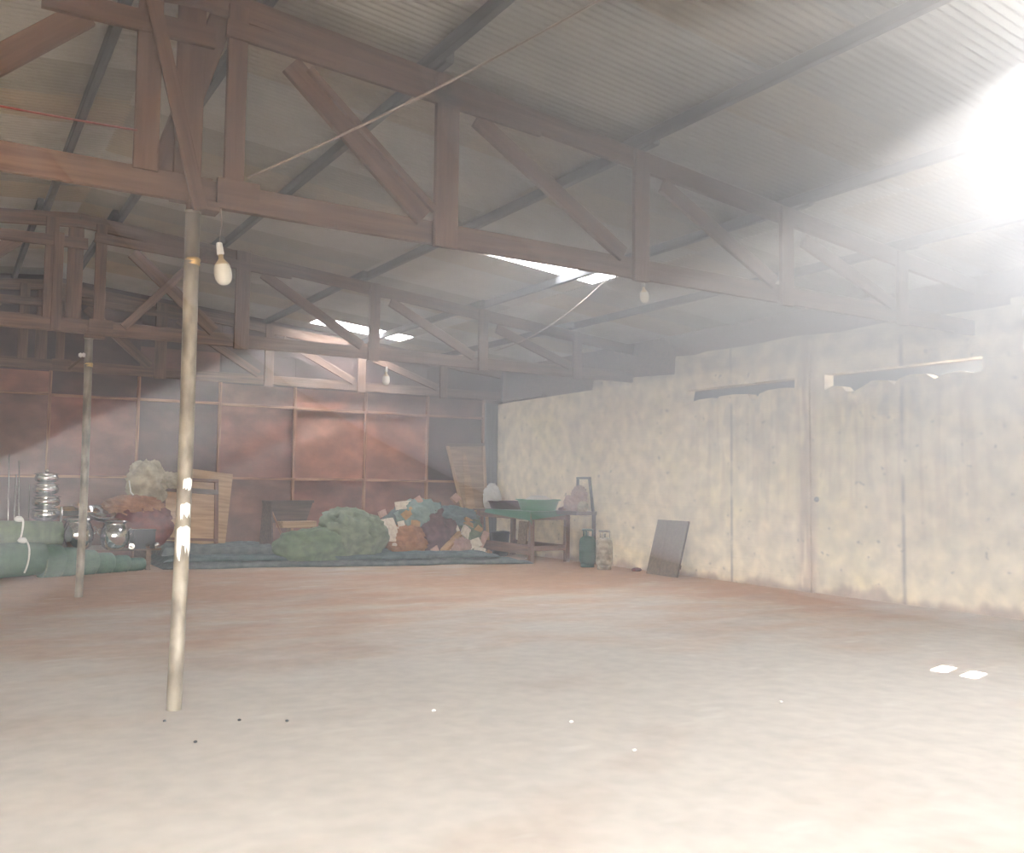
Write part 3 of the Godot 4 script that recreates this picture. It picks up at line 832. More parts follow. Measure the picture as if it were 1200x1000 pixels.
func build_pots() -> void:
	# low timber staging that lifts the pots clear of the floor behind the rolls
	var p := thing("low_staging", "low timber staging under the cooking pots behind the canvas rolls", "staging", Vector3(1.75, 0, -17.15))
	for k in 5:
		timber("board", p, Vector3(-1.45, 0.355, -0.55 + k * 0.24), Vector3(1.5, 0.355, -0.55 + k * 0.24), 0.03, 0.22, M.grey_wood)
	for x in [-1.3, 0.0, 1.3]:
		timber("bearer", p, Vector3(x, 0.17, -0.6), Vector3(x, 0.17, 0.5), 0.34, 0.08, M.grey_wood)
	# tower of steel handis with lids
	var y := 0.37
	for k in 6:
		var r: float = [0.25, 0.24, 0.235, 0.22, 0.2, 0.185][k]
		var h: float = [0.25, 0.24, 0.22, 0.21, 0.2, 0.17][k]
		var pos: String = ["lowest", "second", "third", "fourth", "fifth", "topmost"][k]
		var o := thing("steel_pot", "%s bright steel pot of the tall stack behind the canvas rolls" % pos, "pot", Vector3(1.47 + rng.randf_range(-0.02, 0.02), y, -17.0), 0.0, "stacked steel pots")
		put(lathe([Vector2(0, 0), Vector2(r * 0.6, 0), Vector2(r * 0.92, h * 0.15), Vector2(r, h * 0.45), Vector2(r * 0.9, h * 0.72), Vector2(r * 0.86, h * 0.78), Vector2(r * 1.06, h * 0.8), Vector2(r * 1.06, h * 0.83), Vector2(0, h * 0.83)], 28), "bowl", M.steel, o)
		put(lathe([Vector2(r * 1.0, h * 0.83), Vector2(r * 0.9, h * 0.9), Vector2(r * 0.5, h * 0.98), Vector2(0, h)], 28), "lid", M.steel, o)
		if k == 5:
			put(lathe([Vector2(0, h), Vector2(0.025, h), Vector2(0.03, h + 0.03), Vector2(0.015, h + 0.05), Vector2(0, h + 0.05)], 14), "knob", M.steel, o)
		y += h
	# round-bellied steel vessels
	for q in [[1.93, -16.72, 0.25, 0.54, "round-bellied steel vessel beside the tall pot stack"], [2.5, -16.66, 0.235, 0.5, "round-bellied steel vessel beside the red cloth bundle"]]:
		var o := thing("steel_vessel", q[4], "vessel", Vector3(q[0], 0.37, q[1]), 0.0, "round steel vessels")
		put(lathe(pot_profile(q[2], q[3]), 32), "belly", M.steel, o)
		for s in [-1, 1]:
			var pts := []
			for i in 9:
				var an := PI * i / 8.0
				pts.append(Vector3(s * (q[2] * 0.94 + 0.05 * sin(an)), q[3] * 0.6 + 0.06 * cos(an), 0))
			put(tube(pts, 0.008, 6), "ear_handle", M.steel, o)
	# brass-coloured basins piled on the vessels
	var spots := [[1.82, 0.955, -16.9, 0.22, "brass basin lying flat on top of the steel vessel"], [2.05, 0.965, -16.98, 0.2, "brass basin tilted against its neighbour behind the second pole"], [2.28, 0.9, -16.95, 0.23, "shallow bright basin with a wide rim beside the brass basins"]]
	for k in 3:
		var q: Array = spots[k]
		var o := thing("basin", q[4], "basin", Vector3(q[0], q[1], q[2]), 0.0, "metal basins on the vessels")
		o.rotation = Vector3([0.12, 0.3, 0.45][k], 0.3 * k, [0.05, -0.15, 0.1][k])
		var r: float = q[3]
		put(lathe([Vector2(0, 0), Vector2(r * 0.7, 0.0), Vector2(r * 0.95, 0.09), Vector2(r * 1.08, 0.1), Vector2(r * 1.08, 0.108), Vector2(r * 0.93, 0.1), Vector2(r * 0.68, 0.012), Vector2(0, 0.01)], 28), "dish", M.brass if k < 2 else M.steel, o)
		put(tube(ring_pts(r * 1.08, 0.104), 0.008, 6), "rim", M.brass if k < 2 else M.steel, o)
	# thin steel rods and stands by the frame edge
	var k2 := 0
	for q in [[0.93, 1.95, -0.03], [1.0, 1.62, 0.02], [1.09, 1.84, -0.04], [1.21, 1.45, 0.01]]:
		var ends: String = ["tallest thin rod", "short thin rod", "leaning thin rod", "rod with a bright shank"][k2]
		var o := put(tube([Vector3(0, 0, 0), Vector3(q[2], q[1] - 0.37, -0.25)], 0.011, 6), "steel_rod", M.steel, null, at_pos(Vector3(q[0], 0.37, -16.95)))
		tag(o, "%s of the cluster standing left of the pot stack" % ends, "rod", "thin steel rods")
		k2 += 1
	var sp := put(tube([Vector3(0, 0, 0), Vector3(0.0, 0.72, 0)], 0.022, 10), "steel_rod", M.steel, null, at_pos(Vector3(1.66, 0.37, -16.62)))
	tag(sp, "stout bright rod standing before the brass basins", "rod", "thin steel rods")

func ring_pts(r: float, y: float) -> Array:
	var p := []
	for i in 25:
		p.append(Vector3(cos(TAU * i / 24.0) * r, y, sin(TAU * i / 24.0) * r))
	return p

func build_left_stores() -> void:
	# rolls of green canvas
	roll(Vector3(-1.2, 0.285, -15.35), Vector3(2.95, 0.285, -16.55), 0.3, "teal_canvas", "long green canvas roll on the floor with a wrapped tapering tail", [2.35], 6)
	roll(Vector3(-1.3, 0.64, -16.22), Vector3(1.66, 0.645, -16.52), 0.25, "green_canvas", "upper green canvas roll lying across the long roll", [2.35], 0)
	build_pots()
	# pale sack slumped over the bundle
	var s := thing("sack", "pale grey sack slumped on top of the red bundle", "sack", Vector3(3.12, 1.13, -17.45))
	var st := new_st(true)
	add_lump(st, Vector3(0, 0.33, 0), Vector3(0.28, 0.36, 0.22), 12, 0.45, 0.8, 44, 26)
	add_lump(st, Vector3(0.38, 0.42, 0.02), Vector3(0.3, 0.12, 0.16), 14, 0.4, 1.0)
	put(done(st), "sack_body", M.sack_cloth, s)
	put(tube([Vector3(-0.32, 0.4, 0.12), Vector3(-0.3, 0.2, 0.22), Vector3(-0.15, 0.03, 0.25), Vector3(0.05, -0.02, 0.27)], 0.012, 6), "hem_cord", M.string, s)
	var b := thing("cloth_bundle", "red and orange cloth bundle under the pale sack", "cloth", Vector3(2.95, 0.37, -17.15))
	put(lump(Vector3(0.5, 0.42, 0.32), 22, 0.3, 0.9), "red_wrap", M.red_cloth, b)
	st = new_st(true)
	add_lump(st, Vector3(-0.1, 0.72, 0.06), Vector3(0.42, 0.16, 0.28), 25, 0.35, 1.0)
	put(done(st), "orange_fold", M.orange_cloth, b)
	var db := thing("dark_box", "small black plastic box beside the round steel vessel", "box", Vector3(2.95, 0.37, -16.72), 0.15)
	put(box_mesh(Vector3(0.36, 0.3, 0.24)), "body", M.dark_plastic, db, at_pos(Vector3(0, 0.15, 0)))
	put(box_mesh(Vector3(0.38, 0.03, 0.26)), "lid", M.dark_plastic, db, at_pos(Vector3(0, 0.315, 0)))
	put(box_mesh(Vector3(0.12, 0.012, 0.012)), "handle", M.steel, db, at_pos(Vector3(-0.05, 0.336, 0.05)))
	var cup := lathe([Vector2(0, 0), Vector2(0.035, 0), Vector2(0.05, 0.06), Vector2(0.053, 0.062), Vector2(0.046, 0.06), Vector2(0.03, 0.006), Vector2(0, 0.006)], 14)
	var where := [[2.74, -16.52, "small steel cup on its side before the round steel vessel"], [2.98, -16.55, "small steel cup in front of the black box"], [3.14, -16.6, "small steel cup at the corner of the black box"], [3.2, -16.8, "small steel cup between the black box and the tarpaulin"]]
	for k in 4:
		var c := put(cup, "steel_cup", M.steel, null, Transform3D(Basis(Vector3.UP, 1.3 * k) * Basis(Vector3.RIGHT, 1.45), Vector3(where[k][0], 0.42, where[k][1])))
		tag(c, where[k][2], "cup", "steel cups by the black box")
	# sheet of plywood leaning on the end wall
	var ply := thing("plywood_sheet", "tan plywood sheet leaning crooked on the hardboard wall", "plywood", Vector3(4.12, 0.36, -17.72))
	ply.rotation = Vector3(-0.2, 0, -0.13)
	put(box_mesh(Vector3(1.0, 1.42, 0.02)), "sheet", M.pale_wood, ply, at_pos(Vector3(0, 0.71, 0)))
	# wooden frame with a lighter board, a back of an old cupboard
	var fr := thing("wooden_frame", "brown framed board panel leaning on the plywood sheet", "frame", Vector3(3.86, 0.4, -17.3))
	fr.rotation = Vector3(-0.2, 0.03, -0.05)
	put(box_mesh(Vector3(0.9, 0.92, 0.015)), "board", M.pale_wood, fr, at_pos(Vector3(0, 0.5, -0.02)))
	timber("stile", fr, Vector3(-0.49, 0, 0), Vector3(-0.49, 1.22, 0), 0.09, 0.05, M.table_wood, Vector3.RIGHT)
	timber("stile", fr, Vector3(0.49, 0, 0), Vector3(0.47, 1.22, 0), 0.07, 0.05, M.table_wood, Vector3.RIGHT)
	timber("rail", fr, Vector3(-0.5, 1.19, 0.01), Vector3(0.5, 1.19, 0.01), 0.06, 0.05, M.table_wood)
	timber("rail", fr, Vector3(-0.5, 0.99, 0.02), Vector3(0.5, 0.97, 0.02), 0.09, 0.06, M.stained_wood)
	timber("rail", fr, Vector3(-0.5, 0.07, 0.02), Vector3(0.5, 0.07, 0.02), 0.04, 0.05, M.table_wood)

func build_tarps() -> void:
	layer(3.28, 9.84, -18.05, -16.6, -14.95, 0.1, 301, "grey_tarp", "wide grey-green tarpaulin spread on the floor along the end wall")
	layer(3.3, 9.4, -18.05, -16.8, -15.4, 0.11, 302, "dark_tarp", "dark green folded tarpaulin lying upon the spread one", 0.1)
	layer(3.32, 5.3, -17.9, -17.05, -16.65, 0.17, 303, "grey_tarp", "topmost folded tarpaulin under the framed board", 0.2)

func build_middle_stores() -> void:
	# old box seat tipped over: open tray with splayed sides on two short legs
	var c := thing("tipped_crate", "dark wooden crate tipped over with its open side outward", "crate", Vector3(5.75, 0.2, -17.2))
	c.rotation = Vector3(0, 0.12, 0)
	var wood: Material = M.stained_wood
	put(slab(PackedVector2Array([Vector2(-0.5, 0.95), Vector2(0.55, 0.95), Vector2(0.42, 0.58), Vector2(-0.3, 0.55)]), Vector3(0, 0, -0.25), Vector3.RIGHT, Vector3.UP, Vector3.BACK, 0.025, Vector2.ZERO, Vector2.ONE), "back_board", wood, c)
	put(slab(PackedVector2Array([Vector2(-0.35, 0.0), Vector2(0.25, 0.0), Vector2(0.12, 0.98), Vector2(-0.25, 0.98)]), Vector3(-0.52, 0, 0.0), Vector3.FORWARD, Vector3.UP, Vector3.LEFT, 0.03, Vector2.ZERO, Vector2.ONE), "side_board", wood, c)
	timber("edge_strip", c, Vector3(-0.5, 0.95, 0.0), Vector3(-0.2, 0.02, 0.34), 0.03, 0.03, M.batten_wood)
	timber("seat_board", c, Vector3(-0.3, 0.53, 0.1), Vector3(0.4, 0.53, 0.1), 0.12, 0.3, M.pale_wood)
	timber("top_rail", c, Vector3(-0.52, 0.96, -0.2), Vector3(0.56, 0.96, -0.22), 0.05, 0.05, wood)
	timber("leg", c, Vector3(-0.16, 0.0, 0.2), Vector3(-0.16, 0.5, 0.2), 0.07, 0.07, M.grey_wood, Vector3.RIGHT)
	timber("leg", c, Vector3(0.35, 0.0, 0.2), Vector3(0.35, 0.5, 0.2), 0.07, 0.07, M.grey_wood, Vector3.RIGHT)
	# heap of olive cloth in big folds
	var o := thing("cloth_heap", "olive green cloth heap in heavy folds before the tipped crate", "cloth", Vector3(6.45, 0.1, -16.45))
	var st := new_st(true)
	add_lump(st, Vector3(0.25, 0.36, 0), Vector3(0.62, 0.44, 0.42), 31, 0.26, 0.4, 64, 36)
	put(done(st), "big_fold", M.olive_cloth, o)
	st = new_st(true)
	add_lump(st, Vector3(-0.45, 0.24, 0.05), Vector3(0.7, 0.32, 0.36), 33, 0.28, 0.4, 64, 36)
	put(done(st), "low_fold", M.green_canvas, o)
	st = new_st(true)
	add_lump(st, Vector3(0.1, 0.68, -0.02), Vector3(0.42, 0.24, 0.34), 35, 0.36, 0.45, 56, 30)
	add_lump(st, Vector3(0.55, 0.5, 0.06), Vector3(0.3, 0.26, 0.34), 36, 0.36, 0.45, 56, 30)
	put(done(st), "top_fold", M.olive_cloth, o)
	build_paper_pile()
	build_leaning_boards()

func build_paper_pile() -> void:
	rng.seed = 4242
	var base := Vector3(8.5, 0.12, -16.75)
	# cloths that make the body of the heap
	for q in [["maroon_cloth", Vector3(0.12, 0, 0.16), Vector3(0.42, 0.44, 0.3), 41, "dark maroon cloth in the middle of the paper heap"], ["orange_cloth", Vector3(-0.55, 0, 0.1), Vector3(0.4, 0.3, 0.3), 42, "orange cloth at the foot of the paper heap"], ["aqua_cloth", Vector3(-0.18, 0.5, -0.05), Vector3(0.46, 0.3, 0.3), 43, "pale aqua cloth draped over the top of the paper heap"], ["blue_cloth", Vector3(0.5, 0.52, -0.02), Vector3(0.55, 0.22, 0.36), 44, "dusty blue cloth draped over the heap towards the table"], ["grey_tarp", Vector3(0.1, 0, -0.3), Vector3(0.95, 0.5, 0.34), 45, "grey cloth at the back of the paper heap"], ["pink_cloth", Vector3(0.42, 0, 0.36), Vector3(0.3, 0.18, 0.22), 46, "dull pink cloth spilling from the front of the paper heap"], ["olive_cloth", Vector3(0.78, 0, 0.1), Vector3(0.36, 0.42, 0.26), 47, "olive cloth wedged at the table end of the paper heap"]]:
		var o := put(lump(q[2], q[3], 0.3, 0.9), "heaped_cloth", M[q[0]], null, at_pos(base + q[1]))
		tag(o, q[4], "cloth", "cloths in the paper heap")
	# printed papers, packets and folded boxes thrown over it: each one its own
	var pk := [
		[-0.98, 0.62, 0.1, 0.34, 0.2, 0.05, 0.25, 0, "at the crate end of the heap, slid half down"], [-0.6, 0.98, 0.0, 0.34, 0.16, 0.05, 0.05, 0, "lying level on top of the orange end"], [-0.3, 1.06, -0.02, 0.24, 0.14, 0.04, 0.5, 2, "propped on the aqua cloth at the heap top"],
		[-0.92, 0.42, 0.22, 0.22, 0.3, 0.06, -0.1, 0, "standing upright at the crate end of the heap"], [-0.72, 0.62, 0.16, 0.14, 0.1, 0.05, 0.2, 0, "small, tucked under the slid packet"], [-0.84, 0.22, 0.24, 0.18, 0.12, 0.05, -0.4, 0, "at the foot of the heap beside the orange cloth"],
		[-0.55, 0.82, 0.12, 0.26, 0.16, 0.05, 0.6, 1, "leaning under the level packet on the heap top"], [-0.42, 0.62, 0.2, 0.18, 0.12, 0.05, -0.2, 1, "on top of the orange cloth"], [0.62, 1.12, -0.05, 0.2, 0.17, 0.05, 0.7, 2, "standing like a tent on the dusty blue cloth"],
		[0.66, 0.42, 0.36, 0.3, 0.22, 0.05, -0.5, 0, "tilted above the dull pink cloth"], [0.82, 0.2, 0.42, 0.3, 0.18, 0.06, 0.3, 0, "lying low beside the dull pink cloth"], [0.6, 0.1, 0.45, 0.28, 0.18, 0.05, 0.1, 0, "flat at the front foot of the heap"],
		[1.08, 0.28, 0.34, 0.13, 0.34, 0.05, -0.45, 2, "standing on edge at the table end of the heap"], [0.78, 0.62, 0.28, 0.36, 0.14, 0.05, -0.3, 1, "long, on the shoulder of the olive cloth"], [0.42, 0.5, 0.34, 0.14, 0.12, 0.04, 0.4, 0, "small, between the maroon and olive cloths"],
		[0.95, 0.46, 0.3, 0.22, 0.14, 0.05, 0.9, 1, "wedged in the olive cloth near the table"], [-1.05, 0.82, -0.02, 0.2, 0.12, 0.05, 0.35, 2, "highest at the crate end of the heap"], [0.2, 0.08, 0.5, 0.2, 0.13, 0.04, -0.3, 2, "fallen before the maroon cloth"],
		[-0.1, 0.1, 0.44, 0.16, 0.12, 0.04, 0.5, 2, "fallen before the orange cloth"], [0.9, 0.06, 0.5, 0.24, 0.14, 0.05, -0.2, 0, "lowest at the table end of the heap"]]
	var tints := ["cream_paper", "tan_paper", "pinkish_paper"]
	var words := ["cream", "tan", "pinkish"]
	for q in pk:
		var o := put(packet_mesh(q[3], q[4], q[5]), "paper_packet", M[tints[q[7]]], null, Transform3D(Basis(Vector3.BACK, q[6]) * Basis(Vector3.RIGHT, rng.randf_range(-0.5, 0.1)) * Basis(Vector3.UP, rng.randf_range(-0.5, 0.5)), base + Vector3(q[0], q[1], q[2] + 0.02)))
		tag(o, "%s paper packet %s" % [words[q[7]], q[8]], "packet", "%s packets in the paper heap" % words[q[7]])
	var rl := thing("paper_roll", "rolled brown paper lying at the front foot of the paper heap", "paper roll", base + Vector3(0.28, 0.2, 0.5))
	put(tube([Vector3(-0.26, -0.12, 0.1), Vector3(0.22, 0.2, -0.12)], 0.075, 14), "roll", M.tan_paper, rl)

func packet_mesh(w: float, h: float, t: float) -> ArrayMesh:
	# slightly sprung thin packet
	var st := new_st()
	var n := 4
	for k in n:
		var x0 := -w / 2 + w * k / n
		var x1 := -w / 2 + w * (k + 1) / n
		var z0 := 0.06 * w * sin(PI * k / n)
		var z1 := 0.06 * w * sin(PI * (k + 1) / n)
		var hh := h / 2
		quad(st, Vector3(x0, -hh, z0 + t / 2), Vector3(x0, hh, z0 + t / 2), Vector3(x1, hh, z1 + t / 2), Vector3(x1, -hh, z1 + t / 2))
		quad(st, Vector3(x1, -hh, z1 - t / 2), Vector3(x1, hh, z1 - t / 2), Vector3(x0, hh, z0 - t / 2), Vector3(x0, -hh, z0 - t / 2))
		quad(st, Vector3(x0, hh, z0 + t / 2), Vector3(x0, hh, z0 - t / 2), Vector3(x1, hh, z1 - t / 2), Vector3(x1, hh, z1 + t / 2))
		quad(st, Vector3(x0, -hh, z0 - t / 2), Vector3(x0, -hh, z0 + t / 2), Vector3(x1, -hh, z1 + t / 2), Vector3(x1, -hh, z1 - t / 2))
	for s in [-1.0, 1.0]:
		var x: float = s * w / 2
		quad(st, Vector3(x, -h / 2, s * t / 2), Vector3(x, h / 2, s * t / 2), Vector3(x, h / 2, -s * t / 2), Vector3(x, -h / 2, -s * t / 2))
	return done(st)

func build_leaning_boards() -> void:
	var o := thing("old_door", "old pale boarded door with batten edges leaning in the corner behind the table", "door", Vector3(10.08, 0.0, -17.55))
	o.rotation = Vector3(-0.12, 0.0, 0.0)
	put(slab(PackedVector2Array([Vector2(-0.2, 0.9), Vector2(0.3, 0.9), Vector2(0.32, 2.47), Vector2(-0.62, 2.42)]), Vector3(0, 0, 0), Vector3.RIGHT, Vector3.UP, Vector3.FORWARD, 0.02, Vector2.ZERO, Vector2.ONE), "board", M.old_board, o)
	timber("batten", o, Vector3(-0.62, 2.4, 0.02), Vector3(-0.1, 0.0, 0.02), 0.07, 0.04, M.pale_wood, Vector3.RIGHT)
	timber("batten", o, Vector3(0.31, 2.46, 0.02), Vector3(0.31, 0.0, 0.02), 0.06, 0.04, M.pale_wood, Vector3.RIGHT)
	timber("batten", o, Vector3(-0.63, 2.42, 0.02), Vector3(0.34, 2.46, 0.02), 0.07, 0.04, M.grey_wood)
	put(slab(PackedVector2Array([Vector2(-0.22, 0.9), Vector2(0.02, 0.9), Vector2(-0.12, 2.0), Vector2(-0.2, 2.26), Vector2(-0.26, 2.2)]), Vector3(0, 0, 0.03), Vector3.RIGHT, Vector3.UP, Vector3.BACK, 0.02, Vector2.ZERO, Vector2.ONE), "loose_board", M.pale_wood, o)

func build_table_corner() -> void:
	var t := thing("work_table", "rough brown timber table in the corner with a green sheet on top", "table", Vector3(9.93, 0, -15.1))
	var w: Material = M.table_wood
	for q in [[0.0, 0.0], [0.86, 0.0], [0.0, -2.05], [0.86, -2.05]]:
		timber("leg", t, Vector3(q[0], 0, q[1]), Vector3(q[0], 0.98, q[1]), 0.1, 0.1, w, Vector3.RIGHT)
	timber("apron", t, Vector3(0, 0.91, 0.0), Vector3(0, 0.91, -2.05), 0.13, 0.05, w)
	timber("apron", t, Vector3(0.0, 0.91, 0.0), Vector3(0.86, 0.91, 0.0), 0.13, 0.05, w)
	timber("stretcher", t, Vector3(0, 0.25, 0.0), Vector3(0, 0.25, -2.05), 0.2, 0.04, w)
	timber("stretcher", t, Vector3(0.0, 0.28, 0.0), Vector3(0.86, 0.28, 0.0), 0.1, 0.05, w)
	timber("stretcher", t, Vector3(0.86, 0.28, 0.0), Vector3(0.86, 0.28, -2.05), 0.1, 0.05, w)
	for k in 4:
		timber("top_board", t, Vector3(0.02 + 0.24 * k, 0.995, 0.12), Vector3(0.02 + 0.24 * k, 0.995, -2.2), 0.035, 0.225, w)
	# green plastic sheet over the near half with a hanging corner
	var st := new_st()
	var e := 1.02
	quad(st, Vector3(-0.12, e, 0.15), Vector3(-0.12, e, -1.6), Vector3(0.95, e, -1.6), Vector3(0.95, e, 0.15))
	quad(st, Vector3(-0.12, e, 0.15), Vector3(0.95, e, 0.15), Vector3(0.95, 0.97, 0.17), Vector3(-0.12, 0.86, 0.19))
	quad(st, Vector3(-0.12, e, -1.6), Vector3(-0.12, e, 0.15), Vector3(-0.15, 0.84, 0.18), Vector3(-0.15, 0.95, -1.6))
	tri(st, Vector3(-0.15, 0.84, 0.18), Vector3(-0.12, 0.86, 0.19), Vector3(-0.1, 0.72, 0.18))
	var sh := put(done(st), "plastic_sheet", M.green_sheet, null, at_pos(Vector3(9.93, 0.0, -15.1)))
	tag(sh, "green plastic sheet with a hanging corner laid over the table", "sheet")
	# plank carrying the table on along the wall
	var p := thing("side_plank", "thick dark plank running on from the table along the wall", "plank", Vector3(10.66, 0, -14.55))
	timber("board", p, Vector3(0, 1.0, 0.3), Vector3(0, 1.0, -0.38), 0.07, 0.5, M.stained_wood)
	timber("prop", p, Vector3(0.25, 0, 0.2), Vector3(0.25, 0.97, 0.2), 0.06, 0.06, M.stained_wood, Vector3.RIGHT)
	# things on the table
	var b := thing("green_basin", "green plastic basin standing on the green sheet", "basin", Vector3(10.32, 1.022, -15.45))
	put(lathe([Vector2(0, 0), Vector2(0.34, 0), Vector2(0.36, 0.02), Vector2(0.42, 0.2), Vector2(0.46, 0.21), Vector2(0.46, 0.225), Vector2(0.4, 0.215), Vector2(0.33, 0.03), Vector2(0, 0.02)], 32), "tub", M.green_plastic, b)
	put(tube(ring_pts(0.455, 0.218), 0.012, 6), "rim", M.green_plastic, b)
	put(lathe([Vector2(0, 0.02), Vector2(0.3, 0.05), Vector2(0.28, 0.22), Vector2(0.15, 0.3), Vector2(0, 0.31)], 20), "wrapped_contents", M.polythene, b)
	var d := thing("dark_tray", "dark maroon plastic tray on the table behind the green basin", "tray", Vector3(10.28, 1.022, -16.55))
	put(lathe([Vector2(0, 0), Vector2(0.36, 0), Vector2(0.42, 0.15), Vector2(0.45, 0.16), Vector2(0.44, 0.17), Vector2(0.39, 0.15), Vector2(0.34, 0.02), Vector2(0, 0.02)], 28), "tray", M.maroon_plastic, d)
	var j := thing("polythene_bag", "knotted clear polythene bag at the corner end of the table", "bag", Vector3(10.2, 1.022, -17.1))
	put(lump(Vector3(0.17, 0.26, 0.17), 52, 0.3, 1.2), "bag", M.polythene, j)
	put(lathe([Vector2(0.06, 0), Vector2(0.03, 0.06), Vector2(0.08, 0.12), Vector2(0.0, 0.13)], 10), "knot", M.polythene, j, at_pos(Vector3(0, 0.42, 0)))
	# open dark frame, the back of a broken chair, leaning on the wall with a full sack before it
	var mr := thing("broken_chair_back", "open dark frame of a broken chair back leaning on the whitewashed wall", "chair back", Vector3(10.86, 1.035, -14.55))
	mr.rotation = Vector3(0, 0, 0.1)
	timber("stile", mr, Vector3(0, 0, -0.3), Vector3(0, 0.66, -0.18), 0.05, 0.04, M.dark_plastic, Vector3.RIGHT)
	timber("stile", mr, Vector3(0, 0, 0.24), Vector3(0, 0.66, 0.2), 0.05, 0.04, M.dark_plastic, Vector3.RIGHT)
	timber("top_rail", mr, Vector3(0, 0.66, -0.2), Vector3(0, 0.66, 0.22), 0.06, 0.04, M.dark_plastic, Vector3.RIGHT)
	var sk := thing("filled_sack", "pale pinkish sack slumped before the broken chair back", "sack", Vector3(10.62, 1.035, -14.6))
	var st2 := new_st(true)
	add_lump(st2, Vector3(0, 0.14, 0), Vector3(0.17, 0.18, 0.22), 61, 0.3, 0.9)
	add_lump(st2, Vector3(0.04, 0.3, 0.1), Vector3(0.12, 0.17, 0.16), 63, 0.35, 0.9)
	put(done(st2), "sack_body", M.pink_cloth, sk)
	put(tube([Vector3(0.05, 0.42, 0.1), Vector3(0.07, 0.49, 0.12)], 0.035, 8), "tied_neck", M.sack_cloth, sk)
	var sk2 := put(lump(Vector3(0.09, 0.1, 0.09), 66, 0.3, 1.0), "wrapped_lump", M.sack_cloth, null, at_pos(Vector3(10.6, 1.035, -14.3)))
	tag(sk2, "grey cloth-wrapped lump at the end of the side plank", "bundle")
	rng.seed = 9
	var rags := [[10.74, 1.022, -15.1, 0.06, "food_brown", "dark brown rag crumpled on the table beside the green basin"], [10.62, 1.037, -14.9, 0.055, "orange_cloth", "orange rag crumpled at the table end of the side plank"], [10.48, 1.037, -14.88, 0.04, "red_cloth", "small red rag on the edge of the side plank"]]
	for q in rags:
		var o := put(lump(Vector3(q[3], q[3] * 0.8, q[3]), int(q[3] * 1000), 0.35, 1.0), "rag", M[q[4]], null, at_pos(Vector3(q[0], q[1], q[2])))
		tag(o, q[5], "rag", "rags on the table")
	var bt := thing("small_bottle", "small dark bottle standing among the rags", "bottle", Vector3(10.8, 1.037, -14.88))
	put(lathe([Vector2(0, 0), Vector2(0.03, 0), Vector2(0.032, 0.12), Vector2(0.012, 0.16), Vector2(0.012, 0.2), Vector2(0, 0.2)], 12), "glass", M.dark_plastic, bt)
	put(lathe([Vector2(0, 0.2), Vector2(0.015, 0.2), Vector2(0.015, 0.225), Vector2(0, 0.225)], 10), "cap", M.red_cloth, bt)
	# under the table
	var ub := put(box_mesh(Vector3(0.03, 0.72, 0.34)), "loose_board", M.pale_wood, null, Transform3D(Basis(Vector3.BACK, -0.08), Vector3(10.72, 0.39, -16.65)))
	tag(ub, "pale board stood on end under the table", "board")
	for q in [[10.3, -16.9, 0.2, 0.5, "dark bucket under the table beside the stretcher", "dark_plastic"], [10.55, -17.25, 0.18, 0.45, "teal bucket under the table near the corner", "cylinder_green"]]:
		var o := thing("bucket", q[4], "bucket", Vector3(q[0], 0.0, q[1]), 0.0, "buckets under the table")
		put(lathe([Vector2(0, 0), Vector2(q[2] * 0.8, 0), Vector2(q[2], q[3]), Vector2(q[2] * 1.06, q[3]), Vector2(q[2] * 1.06, q[3] + 0.02), Vector2(q[2] * 0.96, q[3]), Vector2(q[2] * 0.76, 0.02), Vector2(0, 0.02)], 22), "pail", M[q[5]], o)
		var hp := []
		for i in 9:
			hp.append(Vector3(cos(PI * i / 8.0) * q[2], q[3] - 0.02 + 0.06 * sin(PI * i / 8.0), 0.1 * sin(PI * i / 8.0)))
		put(tube(hp, 0.006, 6), "bail_handle", M.steel, o)
	gas(Vector3(10.42, 0, -13.9), "cylinder_green", "dark green gas cylinder standing under the wall plank")
	gas(Vector3(10.42, 0, -13.38), "cylinder_grey", "pale worn gas cylinder standing beside the green one")
	# slab of timber leaning on the wall
	var lb := thing("leaning_board", "wide grey wooden board leaning on the whitewashed wall", "board", Vector3(10.62, 0, -11.95))
	lb.rotation = Vector3(0, 0, -0.22)
	put(slab(PackedVector2Array([Vector2(-0.44, 0), Vector2(-0.1, 0), Vector2(-0.1, 0.97), Vector2(-0.37, 0.97)]), Vector3.ZERO, Vector3.BACK, Vector3.UP, Vector3.LEFT, 0.04, Vector2.ZERO, Vector2.ONE), "plank", M.grey_wood, lb)
	put(slab(PackedVector2Array([Vector2(-0.094, 0), Vector2(0.34, 0), Vector2(0.41, 0.97), Vector2(-0.094, 0.97)]), Vector3.ZERO, Vector3.BACK, Vector3.UP, Vector3.LEFT, 0.04, Vector2.ZERO, Vector2.ONE), "plank", M.grey_wood, lb)
	for y in [0.18, 0.8]:
		timber("ledger", lb, Vector3(0.02, y, -0.36), Vector3(0.02, y, 0.34), 0.07, 0.03, M.grey_wood)
	var rr := put(lump(Vector3(0.08, 0.03, 0.06), 90, 0.4, 1.2), "rag", M.red_cloth, null, at_pos(Vector3(10.75, 0.0, -12.85)))
	tag(rr, "small reddish rag on the floor between the gas cylinder and the leaning board", "rag")

